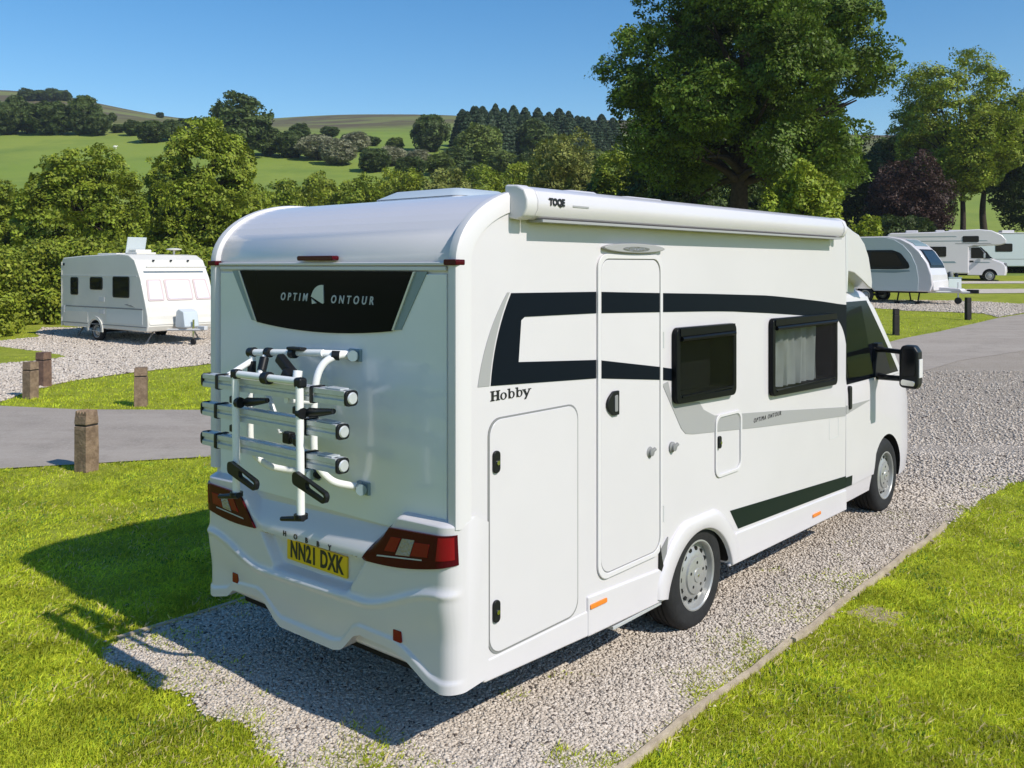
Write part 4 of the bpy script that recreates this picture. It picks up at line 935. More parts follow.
# --- alcove motorhome further back on the right
ax, ay, _ = at(990.5, 281.5); gz = hz(ax, ay)
rzA = -R(110); ca, sa = math.cos(rzA), math.sin(rzA)
wx, wy = 1.0, 2.1   # front wheel in its own frame
A = thing('alcove_motorhome', 'white motorhome with a big overcab bed, nose to the right, beyond the silver caravan', 'motorhome', (ax-(wx*ca-wy*sa), ay-(wx*sa+wy*ca), gz), rzA); A.scale = (.98, .98, 1.02)
hw = 1.12
pf = [(-3.6, .45), (-3.68, .8), (-3.66, 2.75), (-3.5, 2.88), (-1.0, 2.92), (.6, 3.02), (1.5, 3.06), (2.2, 2.98), (2.75, 2.72), (3.0, 2.42), (2.98, 2.22), (2.7, 2.12), (1.2, 2.08), (.95, 2.0), (.95, .45)]
q = MB(); q.prism(pf, 'x', -hw, hw); ab = q.build('body', [M['white'], M['liner']], A, bevel=.07, seg=3); arch_cut(ab, A, -1.6, .3, .4, hw)
cp = [(.9, .38), (.9, 2.1), (1.35, 2.1), (1.55, 2.06), (2.30, 1.38), (2.95, 1.12), (3.12, .92), (3.16, .6), (3.10, .36)]
q = MB(); P = []
for f in (-1, -.97, -.85, -.5, 0, .5, .85, .97, 1):
    x = f*1.0; P.append([(x, y-(.22*abs(f)**3 if y > 2.2 else 0), z-(.05*abs(f)**4 if z > 1 else 0)) for y, z in cp])
n_ = len(cp); vs = [p for r_ in P for p in r_]; q.add(vs, [(i*n_+j, (i+1)*n_+j, (i+1)*n_+(j+1) % n_, i*n_+(j+1) % n_) for i in range(len(P)-1) for j in range(n_)]+[tuple(range(n_)), tuple((len(P)-1)*n_+k for k in range(n_))])
cb = q.build('cab', [M['white'], M['liner']], A, smooth=50); arch_cut(cb, A, 2.1, .32, .42, 1.0)
q = MB(); q.prism(rpoly([(1.08, 1.36), (2.08, 1.36), (1.55, 1.98), (1.08, 1.98)], .05), 'x', .98, 1.012); dw = q.build('cab_window', M['cabglass'], A); dw.data.materials[0] = M['cwin']
q = MB(); q.prism([(1.85, 1.34), (2.30, 1.34), (1.9, 1.62)], 'x', .985, 1.03); mm = q.build('wing_mirror', M['black'], A)
q = MB(); q.box((1.18, 1.78, 1.50), (.22, .10, .26)); q.build('mirror_head', M['lettering'], mm, bevel=.03)
q = MB(); G = []
for f in np.linspace(-.86, .86, 8): G.append([(f, y-.22*abs(f)**3*(y > 2.2)+.012, z+.012) for y, z in ((1.62, 2.0), (1.95, 1.70), (2.26, 1.42))])
q.slab(G, (0, .008, .008)); q.build('windscreen', M['cwin'], A)
q = MB(); q.prism(rpoly([(-.16, .74), (.16, .74), (.16, 1.0), (-.16, 1.0)], .1), 'y', 3.10, 3.18); q.build('front_badge', M['black'], A)
for x in (-.72, .72): q = MB(); q.box((x, 2.98, .98), (.34, .16, .2)); q.build('headlight', M['clear'], A, bevel=.05)
cwindow(A, hw, [(-1.5, 1.45), (-.30, 1.45), (-.30, 2.05), (-1.5, 2.05)], 1, M['black'], M['cwin']); cwindow(A, hw, [(.60, 2.30), (1.50, 2.30), (1.50, 2.66), (.60, 2.66)], 1, M['black'], M['cwin']); cwindow(A, hw, [(-3.2, 1.5), (-2.4, 1.5), (-2.4, 2.05), (-3.2, 2.05)], 1, M['black'], M['cwin'])
for y0, y1, z0, z1, nm in ((-3.4, .3, 2.62, 2.66, 'grey2'), (-3.4, 2.0, 2.36, 2.40, 'grey2'), (-2.6, -1.0, 1.10, 1.18, 'grey2'), (-.6, .25, 1.08, 1.18, 'grey2'), (.2, 2.2, 2.20, 2.235, 'seal')):
    q = MB(); q.prism([(y0, z0), (y1, z0), (y1-.1, z1), (y0, z1)], 'x', hw-.004, hw+.008); q.build('stripe', M[nm], A, smooth=0)
for y0, y1, z0, z1, nm in ((1.0, 1.22, 1.12, 1.22, 'black'), (1.3, 2.1, 1.1, 1.14, 'grey2')): q = MB(); q.prism([(y0, z0), (y1, z0), (y1, z1), (y0, z1)], 'x', .99, 1.012); q.build('stripe', M[nm], A, smooth=0)
for y in (-1.6, 2.1):
    xx = hw-.05 if y < 0 else .97
    wheel(A, xx, y, .33, r=.33, side=1); wheel(A, -xx, y, .33, r=.33, side=-1)
q = MB(); q.box((0, -.5, .40), (1.7, 5.8, .1)); q.build('chassis', M['liner'], A)
for y, s_ in ((-2.2, .7), (-.6, .5), (.3, .8)): q = MB(); q.box((.3, y, 2.98), (.5, s_, .14)); q.build('roof_vent', M['white2'], A, bevel=.03)

# --- caravan cut off by the right edge of the photograph
ax, ay, _ = at(1013, 276); gz = hz(ax, ay+3)
C3 = thing('caravan', 'pale grey-green caravan cut off by the right edge, behind the overcab motorhome', 'caravan', (ax+1.6, ay+3.5, gz), -R(96))
hw = 1.12
pf = [(-3.2, .45), (-3.2, 2.5), (-3.05, 2.66), (2.4, 2.70), (2.8, 2.4), (3.1, 1.5), (3.1, .5), (3.0, .45)]
q = MB(); q.prism(pf, 'x', -hw, hw); b3 = q.build('body', [M['sil2'], M['liner']], C3, bevel=.05); arch_cut(b3, C3, -1.6, .3, .4, hw)
q = MB(); q.box((0, 0, 2.71), (2.3, 6.0, .06)); q.build('roof_edge', M['white2'], C3, bevel=.02); q = MB(); q.box((.4, -.3, 2.82), (.6, .8, .2)); q.build('roof_vent', M['white2'], C3, bevel=.03)
for y0, y1 in ((-1.3, -.2), (.6, 1.6)): cwindow(C3, hw, [(y0, 1.45), (y1, 1.45), (y1, 2.0), (y0, 2.0)], 1, M['black'], M['cwin'])
q = MB(); q.box((hw+.004, 0, .95), (.01, 5.6, .03)); q.build('trim_strip', M['seal'], C3)
for s_ in (1, -1): wheel(C3, s_*(hw-.03), -1.6, .31, r=.31, w=.18, side=s_, rr=.2)
q = MB(); q.box((0, 0, .42), (1.7, 5.4, .08)); q.build('chassis', M['liner'], C3)

# ------------------------------------------------------------------ bollards and edging boards
def bollard(u, v, hh, w, m, label, style, seed):
    x, y, z = at(u, v); rg = random.Random(seed)
    t = thing('wooden_bollard', label, 'bollard', (x, y, z), rg.uniform(-.5, .3), 'wooden bollards along the road and drives')
    q = MB(); a_ = w/2
    def sec(k, zz): return [(sx*a_*k+rg.gauss(0, .002), sy*a_*k+rg.gauss(0, .002), zz) for sx, sy in ((-1, -1), (1, -1), (1, 1), (-1, 1))]
    lv = [sec(1, -.05), sec(1.0, hh*.35), sec(.99, hh*.70), sec(.98, hh*.755), sec(.86, hh*.765), sec(.86, hh*.785), sec(.98, hh*.795), sec(.97, hh*.90)]
    if style == 'flat': lv.append(sec(.95, hh))
    else: lv += [sec(.92, hh*.93), sec(.55, hh*.985), sec(.3, hh)]
    vs = [p for l in lv for p in l]; fs = [(i*4+j, i*4+(j+1) % 4, (i+1)*4+(j+1) % 4, (i+1)*4+j) for i in range(len(lv)-1) for j in range(4)]+[(0, 1, 2, 3), tuple(len(vs)-4+k for k in range(4))]
    q.add(vs, fs); q.build('post', m, t, bevel=.008, smooth=0)
    if style == 'ridged':
        for k in range(4):
            q = MB(); xx = -a_*.72+k*a_*.48; q.prism([(xx-a_*.2, hh*.92), (xx+a_*.2, hh*.92), (xx+a_*.12, hh*1.0), (xx, hh*1.02), (xx-a_*.12, hh*1.0)], 'y', -a_*.9, a_*.9); q.build('ridge', m, t)
    q = MB(); q.ring([(-a_*.93, -a_*.93), (a_*.93, -a_*.93), (a_*.93, a_*.93), (-a_*.93, a_*.93)], [(-a_*.8, -a_*.8), (a_*.8, -a_*.8), (a_*.8, a_*.8), (-a_*.8, a_*.8)], 'z', hh*.766, hh*.786); q.build('groove', M['dwood'], t, smooth=0)
bollard(86.5, 472, .74, .20, M['wood'], 'nearest wooden bollard, pale brown with a ridged top, on grass this side of the road', 'ridged', 1)
bollard(141, 406.5, .70, .21, M['wood'], 'single grey-brown bollard standing alone on the grass island beside the bike rack', 'flat', 2)
bollard(30.5, 399, .70, .20, M['wood'], 'front, greyer bollard of the left pair at the drive entrance', 'flat', 3)
bollard(43.5, 387, .72, .22, M['wood2'], 'rear, reddish-brown bollard of the left pair at the drive entrance', 'flat', 4)
bollard(896, 335.5, .72, .14, M['dwood'], 'dark slim bollard on the right grass patch, nearer the motorhome cab', 'flat', 5)
bollard(968, 320, .72, .15, M['dwood'], 'dark slim bollard at the far tip of the right grass patch by the gravel', 'flat', 6)
def edging(x, y0, y1, label, n, hgt=.05, name='edging_board'):
    t = thing(name, label, 'edging board', van(x, (y0+y1)/2, 0), -YAW); L = (y1-y0)
    rg = random.Random(n)
    q = MB(); P = []
    for k in range(25):
        y = -L/2+L*k/24; dx = rg.gauss(0, .003)+.008*math.sin(k*.7); dz = rg.gauss(0, .003)
        P.append([(dx-.016, y, -.1), (dx-.016, y, hgt+dz), (dx+.016, y, hgt+dz-.003), (dx+.016, y, -.1)])
    q.grid(P); q.f += [[0, 1, 2, 3], [96, 97, 98, 99]]; q.mi += [0, 0]
    q.build('plank', M['board'], t)
    for k in range(3):
        q = MB(); y = -L/2+L*(k+.5)/3; q.box((.034, y, -.02), (.035, .035, .09)); q.build('peg', M['board'], t)
edging(PR+.015, -.9, 2.6, 'weathered timber board edging the gravel nearest the camera on the right', 1)
edging(PR+.02, 2.62, 6.2, 'weathered timber board edging the gravel further along on the right', 2)
edging(PL-.015, -.30, 6.5, 'timber board along the shaded left edge of the gravel pitch', 3, .03)

# ------------------------------------------------------------------ vegetation
RNG = np.random.default_rng(11)
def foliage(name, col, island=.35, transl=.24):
    return mat(name, col, .55, .25, island=island, transl=transl, var=.42, vscale=.75)  # patchy leaf tone, also painting in lit and shaded clumps
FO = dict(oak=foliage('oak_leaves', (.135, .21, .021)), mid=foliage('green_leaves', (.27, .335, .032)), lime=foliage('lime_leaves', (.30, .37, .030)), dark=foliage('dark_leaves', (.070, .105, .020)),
          olive=foliage('olive_leaves', (.27, .29, .065)), copper=foliage('copper_leaves', (.075, .040, .030), .4, .2), hedge=foliage('hedge_leaves', (.29, .345, .032)), far=foliage('far_leaves', (.110, .155, .040), .3, .25),
          farl=foliage('far_light_leaves', (.19, .245, .05), .3, .25), haw=foliage('hawthorn_leaves', (.34, .34, .20), .3, .25), con=foliage('conifer_needles', (.058, .095, .044), .3, .1), ash=foliage('ash_leaves', (.28, .345, .034)))
def rdir(rg, n): v = rg.normal(size=(n, 3)); return v/np.linalg.norm(v, axis=1, keepdims=True)
def leaf_quads(rg, P, N, size, asp=.62):
    n = len(P); N = N/np.linalg.norm(N, axis=1, keepdims=True)
    t = np.cross(N, rdir(rg, n)); t /= np.linalg.norm(t, axis=1, keepdims=True)+1e-9; b = np.cross(N, t)
    L = (size*rg.uniform(.65, 1.35, n))[:, None]*.5; Wd = L*asp
    return np.stack([P-t*L, P+b*Wd-t*L*.1, P+t*L, P-b*Wd-t*L*.1], 1)
def blob_leaves(rg, B, n, size):
    """B: (k,5) centre, horizontal radius, vertical radius"""
    w = B[:, 3]**2; i = rg.choice(len(B), n, p=w/w.sum()); d = rdir(rg, n)
    rad = (.50+.5*np.sqrt(rg.random(n)))*(1+.10*rg.normal(size=n))
    P = B[i, :3]+d*np.stack([B[i, 3], B[i, 3], B[i, 4]], 1)*rad[:, None]
    N = d*.75+rg.normal(size=(n, 3))*.36+np.array([0, 0, .35])
    return leaf_quads(rg, P, N, size)
def crown_blobs(rg, c, R_, Rz, k=14, sub=7, lobes=(.30, .42), spread=.72, subr=(.32, .50), low=-.75, fill=4):
    B = []; lob = []
    for i in range(k):
        z = low+(1-low)*(i+.5)/k; a = i*2.39996+rg.uniform(-.4, .4); q = math.sqrt(max(0, 1-z*z)); s = spread*rg.uniform(.8, 1.12)
        p = np.array([q*math.cos(a)*R_*s, q*math.sin(a)*R_*s, z*Rz*s])+c; r = R_*rg.uniform(*lobes); lob.append((p, r))
        for j in range(sub):
            d = rdir(rg, 1)[0]; rr = r*rg.uniform(*subr); B.append([*(p+d*r*np.array([1, 1, .8])*.86), rr, rr*rg.uniform(.42, .70)])
    for i in range(fill):
        d = rdir(rg, 1)[0]; s = rg.uniform(.15, .62); rr = R_*rg.uniform(.20, .32); B.append([*(d*np.array([R_*s, R_*s, Rz*s])+c), rr, rr*.8])
    return np.array(B), lob
def n3(P, f, seed):
    g = np.random.default_rng(seed).random((24, 24, 24)); Q = P*f+50; i = np.floor(Q).astype(int); a = Q-i; a = a*a*(3-2*a); r = 0
    for dx in (0, 1):
        for dy in (0, 1):
            for dz in (0, 1):
                w = (a[:, 0] if dx else 1-a[:, 0])*(a[:, 1] if dy else 1-a[:, 1])*(a[:, 2] if dz else 1-a[:, 2])
                r = r+w*g[(i[:, 0]+dx) % 24, (i[:, 1]+dy) % 24, (i[:, 2]+dz) % 24]
    return r
def crown_leaves(rg, c, R_, Rz, n, size, seed, clump=.30, gap=.47, layered=.40, shell=.55, cone=0.):
    """leaves filling a lumpy ellipsoid in clumps, thinned where a noise field is low"""
    out = []; need = n; f1 = 1/(R_*clump); f2 = f1*2.3
    for _ in range(6):
        m = int(need*3.2)+50; d = rdir(rg, m); rad = (shell**3+(1-shell**3)*rg.random(m))**(1/3)
        lump = .68+.42*n3(d+3, 2.1, seed)+.14*(n3(d+7, 5.0, seed+1)-.5)
        hz_ = np.where(d[:, 2] < 0, 1.0, 1-cone*d[:, 2])
        P = d*(rad*lump)[:, None]*np.stack([R_*hz_, R_*hz_, np.full(m, Rz)], 1)
        Q = P*np.array([1, 1, 1+layered*2]); den = .62*n3(Q, f1, seed+2)+.38*n3(Q, f2, seed+3)
        k = den > gap+.30*(n3(P, f1*.42, seed+9)-.5)+.06*rg.normal(size=m); P = P[k]; Q = Q[k]; d = d[k]
        e = .25/f1; g = np.stack([n3(Q+np.eye(3)[j]*e, f1, seed+2)-n3(Q-np.eye(3)[j]*e, f1, seed+2) for j in range(3)], 1)
        N = -g*4.0+d*.2+np.array([0, 0, .50])+rg.normal(size=(len(P), 3))*.33
        out.append(leaf_quads(rg, P+c, N, size)); need -= len(P)
        if need <= 0: break
    return np.concatenate(out)[:n]
def lobed_leaves(rg, c, R_, Rz, n, size, seed, k=18, lobe=.325):
    """a crown made of separate ragged boughs around the middle, with daylight between them"""
    V = []
    for i in range(k):
        z = -.85+1.8*(i+.5)/k; a = i*2.39996+rg.uniform(-.35, .35); q = math.sqrt(max(.05, 1-z*z)); s = rg.uniform(.62, .80)
        if i % 6 == 5: s *= .35
        p = c+np.array([q*math.cos(a)*R_*s, q*math.sin(a)*R_*s, z*Rz*.74]); r = R_*lobe*rg.uniform(.8, 1.2)
        V.append(crown_leaves(rg, p, r*1.08, r*.80, int(n/k), size, seed+17*i, .42, .47, .30, .15))
    return np.concatenate(V)
def trunk_mesh(root, rg, H0, lob, r0, m, lean=0, fork=.5):
    top = np.mean([l[0] for l in lob], 0); q = MB()
    mid = Vector((lean*.5, 0, H0*fork)); tp = Vector((top[0]*.6+lean, top[1]*.6, top[2]))
    q.tube(bezier3([(0, 0, -.3), (0.05*H0*rg.uniform(-.3, .3), .02*H0, H0*fork*.5), mid, tp], 5), list(np.linspace(r0*1.15, r0*.35, 16)), 9)
    for p, r in lob:
        s = Vector((0, 0, 0)).lerp(mid, rg.uniform(.75, 1.0)) if rg.random() < .5 else mid.lerp(tp, rg.uniform(0, .7)); e = mid.lerp(Vector(p), .80)
        m_ = s.lerp(e, .5)+Vector((0, 0, .08*(e-s).length)); pts = bezier3([s, m_, e], 4); q.tube(pts, list(np.linspace(r0*.42, r0*.07, len(pts))), 6)
        for _ in range(2):
            d = rdir(rg, 1)[0]; e2 = e+Vector(d)*r*.4; s2 = m_.lerp(e, .5); q.tube([s2, s2.lerp(e2, .5)+Vector((0, 0, .05)), e2], [r0*.12, r0*.08, r0*.03], 5)
    return q.build('trunk', m, root, smooth=60)
def tree(name, label, x, y, H, Rr, leaf, n, size, seed, base=.30, k=14, sub=7, r0=.25, lobes=(.30, .42), spread=.72, subr=(.32, .50), low=-.75, lean=0, fork=.5, group=None, cat='tree', bark='bark', zoff=0, fill=4, clump=.26, gap=.49, shell=.40, k_lobes=0):
    rg = np.random.default_rng(seed); t = thing(name, label, cat, (x, y, hz(x, y)+zoff), 0, group)
    Rz = H*(1-base)/2; c = np.array([lean, 0, H*base+Rz])
    B, lob = crown_blobs(rg, c, Rr, Rz, k, sub, lobes, spread, subr, low, fill)
    quads_obj('crown', lobed_leaves(rg, c, Rr, Rz, n, size, seed, k_lobes) if k_lobes else crown_leaves(rg, c, Rr*1.04, Rz*1.04, n, size, seed, clump, gap, shell=shell), FO[leaf], t)
    trunk_mesh(t, rg, H, lob, r0, M[bark], lean, fork); return t
def upx(u, Y): return (u-512)/F*Y
def zv(v, Y): return CH-(v-Y0)/F*Y
def tree_px(name, label, u, vtop, wpx, Y, leaf, n, size, seed, **kw):
    x = upx(u, Y); return tree(name, label, x, Y, zv(vtop, Y)-hz(x, Y), wpx/2/F*Y, leaf, n, size, seed, **kw)
# the big oak rising out of the frame
tree('oak_tree', 'tall dark oak rising out of the top of the photo behind the motorhome', upx(737, 40), 40, 16.6, 6.5, 'oak', 250000, .15, 421, base=.17, k=46, sub=9, r0=.5, lobes=(.17, .27), spread=.86, subr=(.30, .50), low=-.92, fork=.38, lean=.4, fill=3, k_lobes=26)
tree_px('ash_tree', 'light airy tree with visible branches at the right, behind the overcab motorhome', 962, 44, 136, 67, 'ash', 60000, .20, 22, base=.26, k=34, sub=7, r0=.22, lobes=(.18, .28), spread=.86, subr=(.40, .6), low=-.6, fork=.42, fill=4, clump=.24, gap=.515)
tree_px('broadleaf_tree', 'dense dark green tree cut by the right edge of the photo', 1042, 70, 108, 68, 'dark', 50000, .20, 23, base=.05, k=24, lobes=(.28, .40), low=-.95)
tree_px('copper_beech', 'purple-brown copper beech between the oak and the airy tree', 908, 150, 88, 63, 'copper', 46000, .15, 24, base=.0, k=22, lobes=(.26, .38), low=-.95)
tree_px('broadleaf_tree', 'bright lime-green young tree just above the motorhome awning', 803, 158, 80, 32, 'lime', 26000, .12, 25, base=.2, k=20, r0=.10, lobes=(.22, .34), low=-.95, fill=6)
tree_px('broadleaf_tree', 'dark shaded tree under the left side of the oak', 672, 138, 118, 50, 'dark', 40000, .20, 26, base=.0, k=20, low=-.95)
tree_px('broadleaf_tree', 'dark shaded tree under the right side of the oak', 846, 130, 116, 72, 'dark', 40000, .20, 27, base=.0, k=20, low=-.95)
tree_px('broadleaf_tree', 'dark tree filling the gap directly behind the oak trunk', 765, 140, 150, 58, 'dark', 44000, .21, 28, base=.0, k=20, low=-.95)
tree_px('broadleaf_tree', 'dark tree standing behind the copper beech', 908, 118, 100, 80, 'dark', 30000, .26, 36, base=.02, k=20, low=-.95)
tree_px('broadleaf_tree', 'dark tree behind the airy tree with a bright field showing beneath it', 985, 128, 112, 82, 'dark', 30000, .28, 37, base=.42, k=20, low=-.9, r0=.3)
tree_px('willow_tree', 'tall yellow-green willow-like tree left of the oak', 567, 131, 92, 64, 'olive', 44000, .19, 29, base=.0, k=28, lobes=(.22, .34), low=-.95)
tree_px('broadleaf_tree', 'green rounded tree between the willow and the oak', 622, 146, 74, 58, 'mid', 28000, .20, 30, base=.0, k=18, low=-.95)
tree_px('broadleaf_tree', 'wide spreading tree behind the cream caravan, leftmost of the two', 80, 147, 122, 44, 'mid', 70000, .16, 31, base=.0, k=34, sub=8, lobes=(.20, .32), spread=.82, low=-.95, fill=6)
tree_px('broadleaf_tree', 'tall bushy green tree behind the cream caravan, beside the motorhome roof', 200, 121, 132, 50, 'mid', 80000, .17, 32, base=.0, k=36, sub=8, lobes=(.20, .32), spread=.82, low=-.95, fill=6)
tree_px('broadleaf_tree', 'small green tree cut by the left edge behind the hedge', -8, 178, 70, 46, 'mid', 24000, .17, 33, base=.0, low=-.95)
def bush(label, u, vtop, wpx, Y, leaf, n, size, seed, group=None, name='bush'):
    x = upx(u, Y); rg = np.random.default_rng(seed); H = zv(vtop, Y)-hz(x, Y); Rr = wpx/2/F*Y
    t = thing(name, label, 'bush', (x, Y, hz(x, Y)), 0, group); B, lob = crown_blobs(rg, np.array([0, 0, H*.46]), Rr, H*.52, 14, 6, (.34, .46), .68, low=-.95, fill=6)
    quads_obj('crown', crown_leaves(rg, np.array([0, 0, H*.46]), Rr*1.05, H*.56, n, size, seed, .32, .42), FO[leaf], t); trunk_mesh(t, rg, H*.7, lob[:5], max(.05, .02*H), M['bark'])
bush('small lime bush beside the motorhome nose, in front of the copper beech', 866, 214, 46, 40, 'lime', 9000, .15, 41)
for i, (u, v, w_, Y, lf) in enumerate(((282, 178, 52, 72, 'mid'), (322, 170, 58, 76, 'hedge'), (362, 172, 54, 74, 'mid'), (404, 163, 60, 78, 'hedge'), (446, 168, 58, 76, 'olive'), (486, 164, 56, 78, 'mid'), (522, 156, 60, 80, 'hedge'), (250, 182, 50, 66, 'lime'))):
    bush('green shrub in the row just above the motorhome roof' if lf in ('mid', 'hedge') else ('olive shrub in the row just above the motorhome roof' if lf == 'olive' else 'yellow-green shrub at the left end of the row above the motorhome roof'), u, v, w_*1.15, Y, lf, 16000, .22, 50+i, 'shrubs in a row above the motorhome roof')
for i, (u, v, w_, Y) in enumerate(((900, 214, 90, 60), (640, 190, 110, 52), (580, 182, 90, 58))):
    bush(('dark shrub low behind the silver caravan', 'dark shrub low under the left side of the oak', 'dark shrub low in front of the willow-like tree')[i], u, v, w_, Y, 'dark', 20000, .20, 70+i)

def hedge(name, label, pts, width, top, leaf, n, size, seed):
    """clipped but shaggy hedge along a polyline"""
    rg = np.random.default_rng(seed); pts = [np.array(p) for p in pts]; t = thing(name, label, 'hedge', (pts[0][0], pts[0][1], hz(*pts[0]))); o_ = np.array(t.location)
    seg = [np.linalg.norm(b-a) for a, b in zip(pts, pts[1:])]; tot = sum(seg); B = []
    for k in range(int(tot/.55)):
        s = (k+rg.random())*.55; i = 0
        while i < len(seg)-1 and s > seg[i]: s -= seg[i]; i += 1
        d = (pts[i+1]-pts[i])/seg[i]; p = pts[i]+d*min(s, seg[i]); nrm = np.array([-d[1], d[0]]); g = hz(p[0], p[1])
        for hgt in np.arange(.35, top, .75):
            for off in (-.5, .5):
                r = rg.uniform(.45, .75); q = p+nrm*off*width*rg.uniform(.6, 1.0); B.append([q[0]-o_[0], q[1]-o_[1], g-o_[2]+min(hgt+rg.uniform(-.2, .25), top-r*.55), r, r*.8])
    B = np.array(B); V = blob_leaves(rg, B, n, size); quads_obj('foliage', V, FO[leaf], t)
    q = MB()
    for k in range(int(tot/1.2)):
        b = B[rg.integers(len(B))]; q.tube([(b[0], b[1], hz(b[0]+o_[0], b[1]+o_[1])-o_[2]-.1), (b[0]+rg.uniform(-.2, .2), b[1], b[2]*.5), (b[0], b[1], b[2])], [.06, .04, .02], 5)
    q.build('stems', M['bark'], t); t['kind'] = 'thing'; del t['kind']; return t
hedge('hedge', 'leafy green hedge at the left edge in front of the tall hedge', [(-26, 27.5), (-20, 30), (-16.8, 31.6)], 1.4, 2.85, 'hedge', 70000, .14, 81)
hedge('hedge', 'tall shaggy hedge running behind the cream caravan', [(-27, 36), (-15, 36.5), (-6, 37.5), (0, 39)], 1.5, 3.3, 'hedge', 110000, .16, 82)
hedge('hedge', 'dark low hedge running behind the vehicles on the right', [(22, 62), (34, 64), (44, 66)], 1.4, 2.6, 'dark', 36000, .2, 83)

# ------- trees on the hillside: a few kinds, copied
def small_tree_mesh(name, leaf, seed, n, kind='round'):
    rg = np.random.default_rng(seed)
    if kind == 'round':
        B, lob = crown_blobs(rg, np.array([0, 0, .48]), .5, .50, 20, 6, (.26, .40), .74, low=-1.0, fill=10); V = crown_leaves(rg, np.array([0, 0, .48]), .52, .54, n, .055, seed, .34, .42)
    else:
        zz = rg.random(n)**1.5; a = rg.random(n)*2*math.pi; tier = .75+.25*np.abs(np.sin(zz*34)); rad = .33*(1-zz)**.55*tier*(.6+.4*np.sqrt(rg.random(n)))+.006
        P = np.stack([rad*np.cos(a), rad*np.sin(a), .05+.95*zz-.15*rad], 1); N = np.stack([np.cos(a)*.6, np.sin(a)*.6, np.full(n, .7)], 1)+rg.normal(size=(n, 3))*.4; V = leaf_quads(rg, P, N, .06)
    nq = len(V); me = bpy.data.meshes.new(name)
    # trunk as a few quads in the second slot
    tr = []
    for k in range(6):
        a0, a1 = k*math.pi/3, (k+1)*math.pi/3; r_ = .022
        tr.append([(r_*math.cos(a0), r_*math.sin(a0), -.08), (r_*math.cos(a1), r_*math.sin(a1), -.08), (r_*.5*math.cos(a1), r_*.5*math.sin(a1), .55), (r_*.5*math.cos(a0), r_*.5*math.sin(a0), .55)])
    V = np.concatenate([V, np.array(tr)]); n_ = len(V)
    me.vertices.add(n_*4); me.vertices.foreach_set('co', V.astype(np.float32).ravel()); me.loops.add(n_*4); me.loops.foreach_set('vertex_index', np.arange(n_*4, dtype=np.int32)); me.polygons.add(n_); me.polygons.foreach_set('loop_start', np.arange(0, n_*4, 4, dtype=np.int32))
    me.materials.append(FO[leaf]); me.materials.append(M['bark']); mi = np.zeros(n_, np.int32); mi[nq:] = 1; me.polygons.foreach_set('material_index', mi); me.update(calc_edges=True); return me
SM = {k: [small_tree_mesh(k+'_tree', lf, 100+7*i+j, nn, kd) for j in range(2)] for i, (k, lf, nn, kd) in enumerate((('far', 'far', 11000, 'round'), ('light', 'farl', 11000, 'round'), ('haw', 'haw', 9000, 'round'), ('con', 'con', 6000, 'con')))}
def hill_tree(kind, u, vb, vt, wpx, label, cat, name, group=None, i=0):
    x, y, z = at(u, vb, 60); s = y/F; hh = (vb-vt)*s*1.04; ww = wpx*s
    o = link(name, SM[kind][i % 2], None, (x, y, z)); k = ww/(1.0 if kind != 'con' else .52); o.scale = (k, k, hh); o.rotation_euler = (0, 0, i*1.7); return tag(o, label, cat, group)
G1 = 'trees in the clump at the top of the left pasture'
for i, (u, vb, vt, w_) in enumerate(((-14, 134, 102, 40), (8, 135, 101, 36), (27, 134, 104, 34), (45, 135, 103, 36), (62, 135, 105, 32), (98, 136, 112, 26), (16, 130, 97, 34), (50, 130, 100, 36))): hill_tree('far', u, vb, vt, w_, 'dark tree in the clump along the top of the left pasture', 'tree', 'broadleaf_tree', G1, i)
hill_tree('far', 84, 135, 94, 34, 'tallest dark tree at the right end of the clump above the left pasture', 'tree', 'broadleaf_tree', None, 1)
for i, (u, w_) in enumerate(((27, 20), (40, 22), (53, 22), (64, 16))): hill_tree('far', u, 101, 89+i % 2, w_, 'small dark tree in the clump on the skyline at the far left', 'tree', 'broadleaf_tree', 'trees in the skyline clump', i)
for i, (u, vb, vt, w_) in enumerate(((133, 136, 121, 22), (152, 143, 120, 34), (172, 141, 121, 28), (186, 130, 118, 22), (205, 128, 119, 18), (118, 133, 124, 16), (112, 122, 113, 10), (160, 118, 112, 9))): hill_tree('far', u, vb, vt, w_, 'dark bush on the hillside between the clump and the big round tree', 'bush', 'bush', 'bushes on the hillside', i)
hill_tree('far', 240, 158, 96, 66, 'big round dark tree standing alone on the hillside left of centre', 'tree', 'broadleaf_tree', None, 0)
for i, (u, vb, vt, w_, k) in enumerate(((270, 156, 128, 32, 'far'), (292, 158, 130, 36, 'far'), (318, 160, 134, 44, 'haw'), (338, 165, 139, 40, 'haw'), (356, 152, 132, 30, 'haw'), (374, 172, 147, 36, 'far'), (392, 166, 146, 30, 'haw'), (410, 180, 156, 34, 'far'), (300, 140, 124, 24, 'far'), (330, 137, 126, 20, 'far'), (348, 146, 134, 18, 'far'), (420, 168, 150, 30, 'haw'), (440, 176, 154, 34, 'light'), (372, 146, 136, 18, 'far'), (395, 150, 138, 20, 'light'))):
    lb = {'far': 'dark bush in the hedgerow climbing the middle of the hillside', 'haw': 'pale blossoming hawthorn in the hedgerow on the middle of the hillside', 'light': 'bright green bush in the hedgerow on the middle of the hillside'}[k]
    hill_tree(k, u, vb, vt, w_, lb, 'bush', 'hawthorn_bush' if k == 'haw' else 'bush', 'bushes of the hillside hedgerow', i)
hill_tree('far', 430, 152, 113, 40, 'tall dark tree on the ridge left of the conifer wood', 'tree', 'broadleaf_tree', None, 1)
hill_tree('light', 478, 168, 126, 50, 'rounded light green tree in front of the conifer wood', 'tree', 'broadleaf_tree', None, 0)
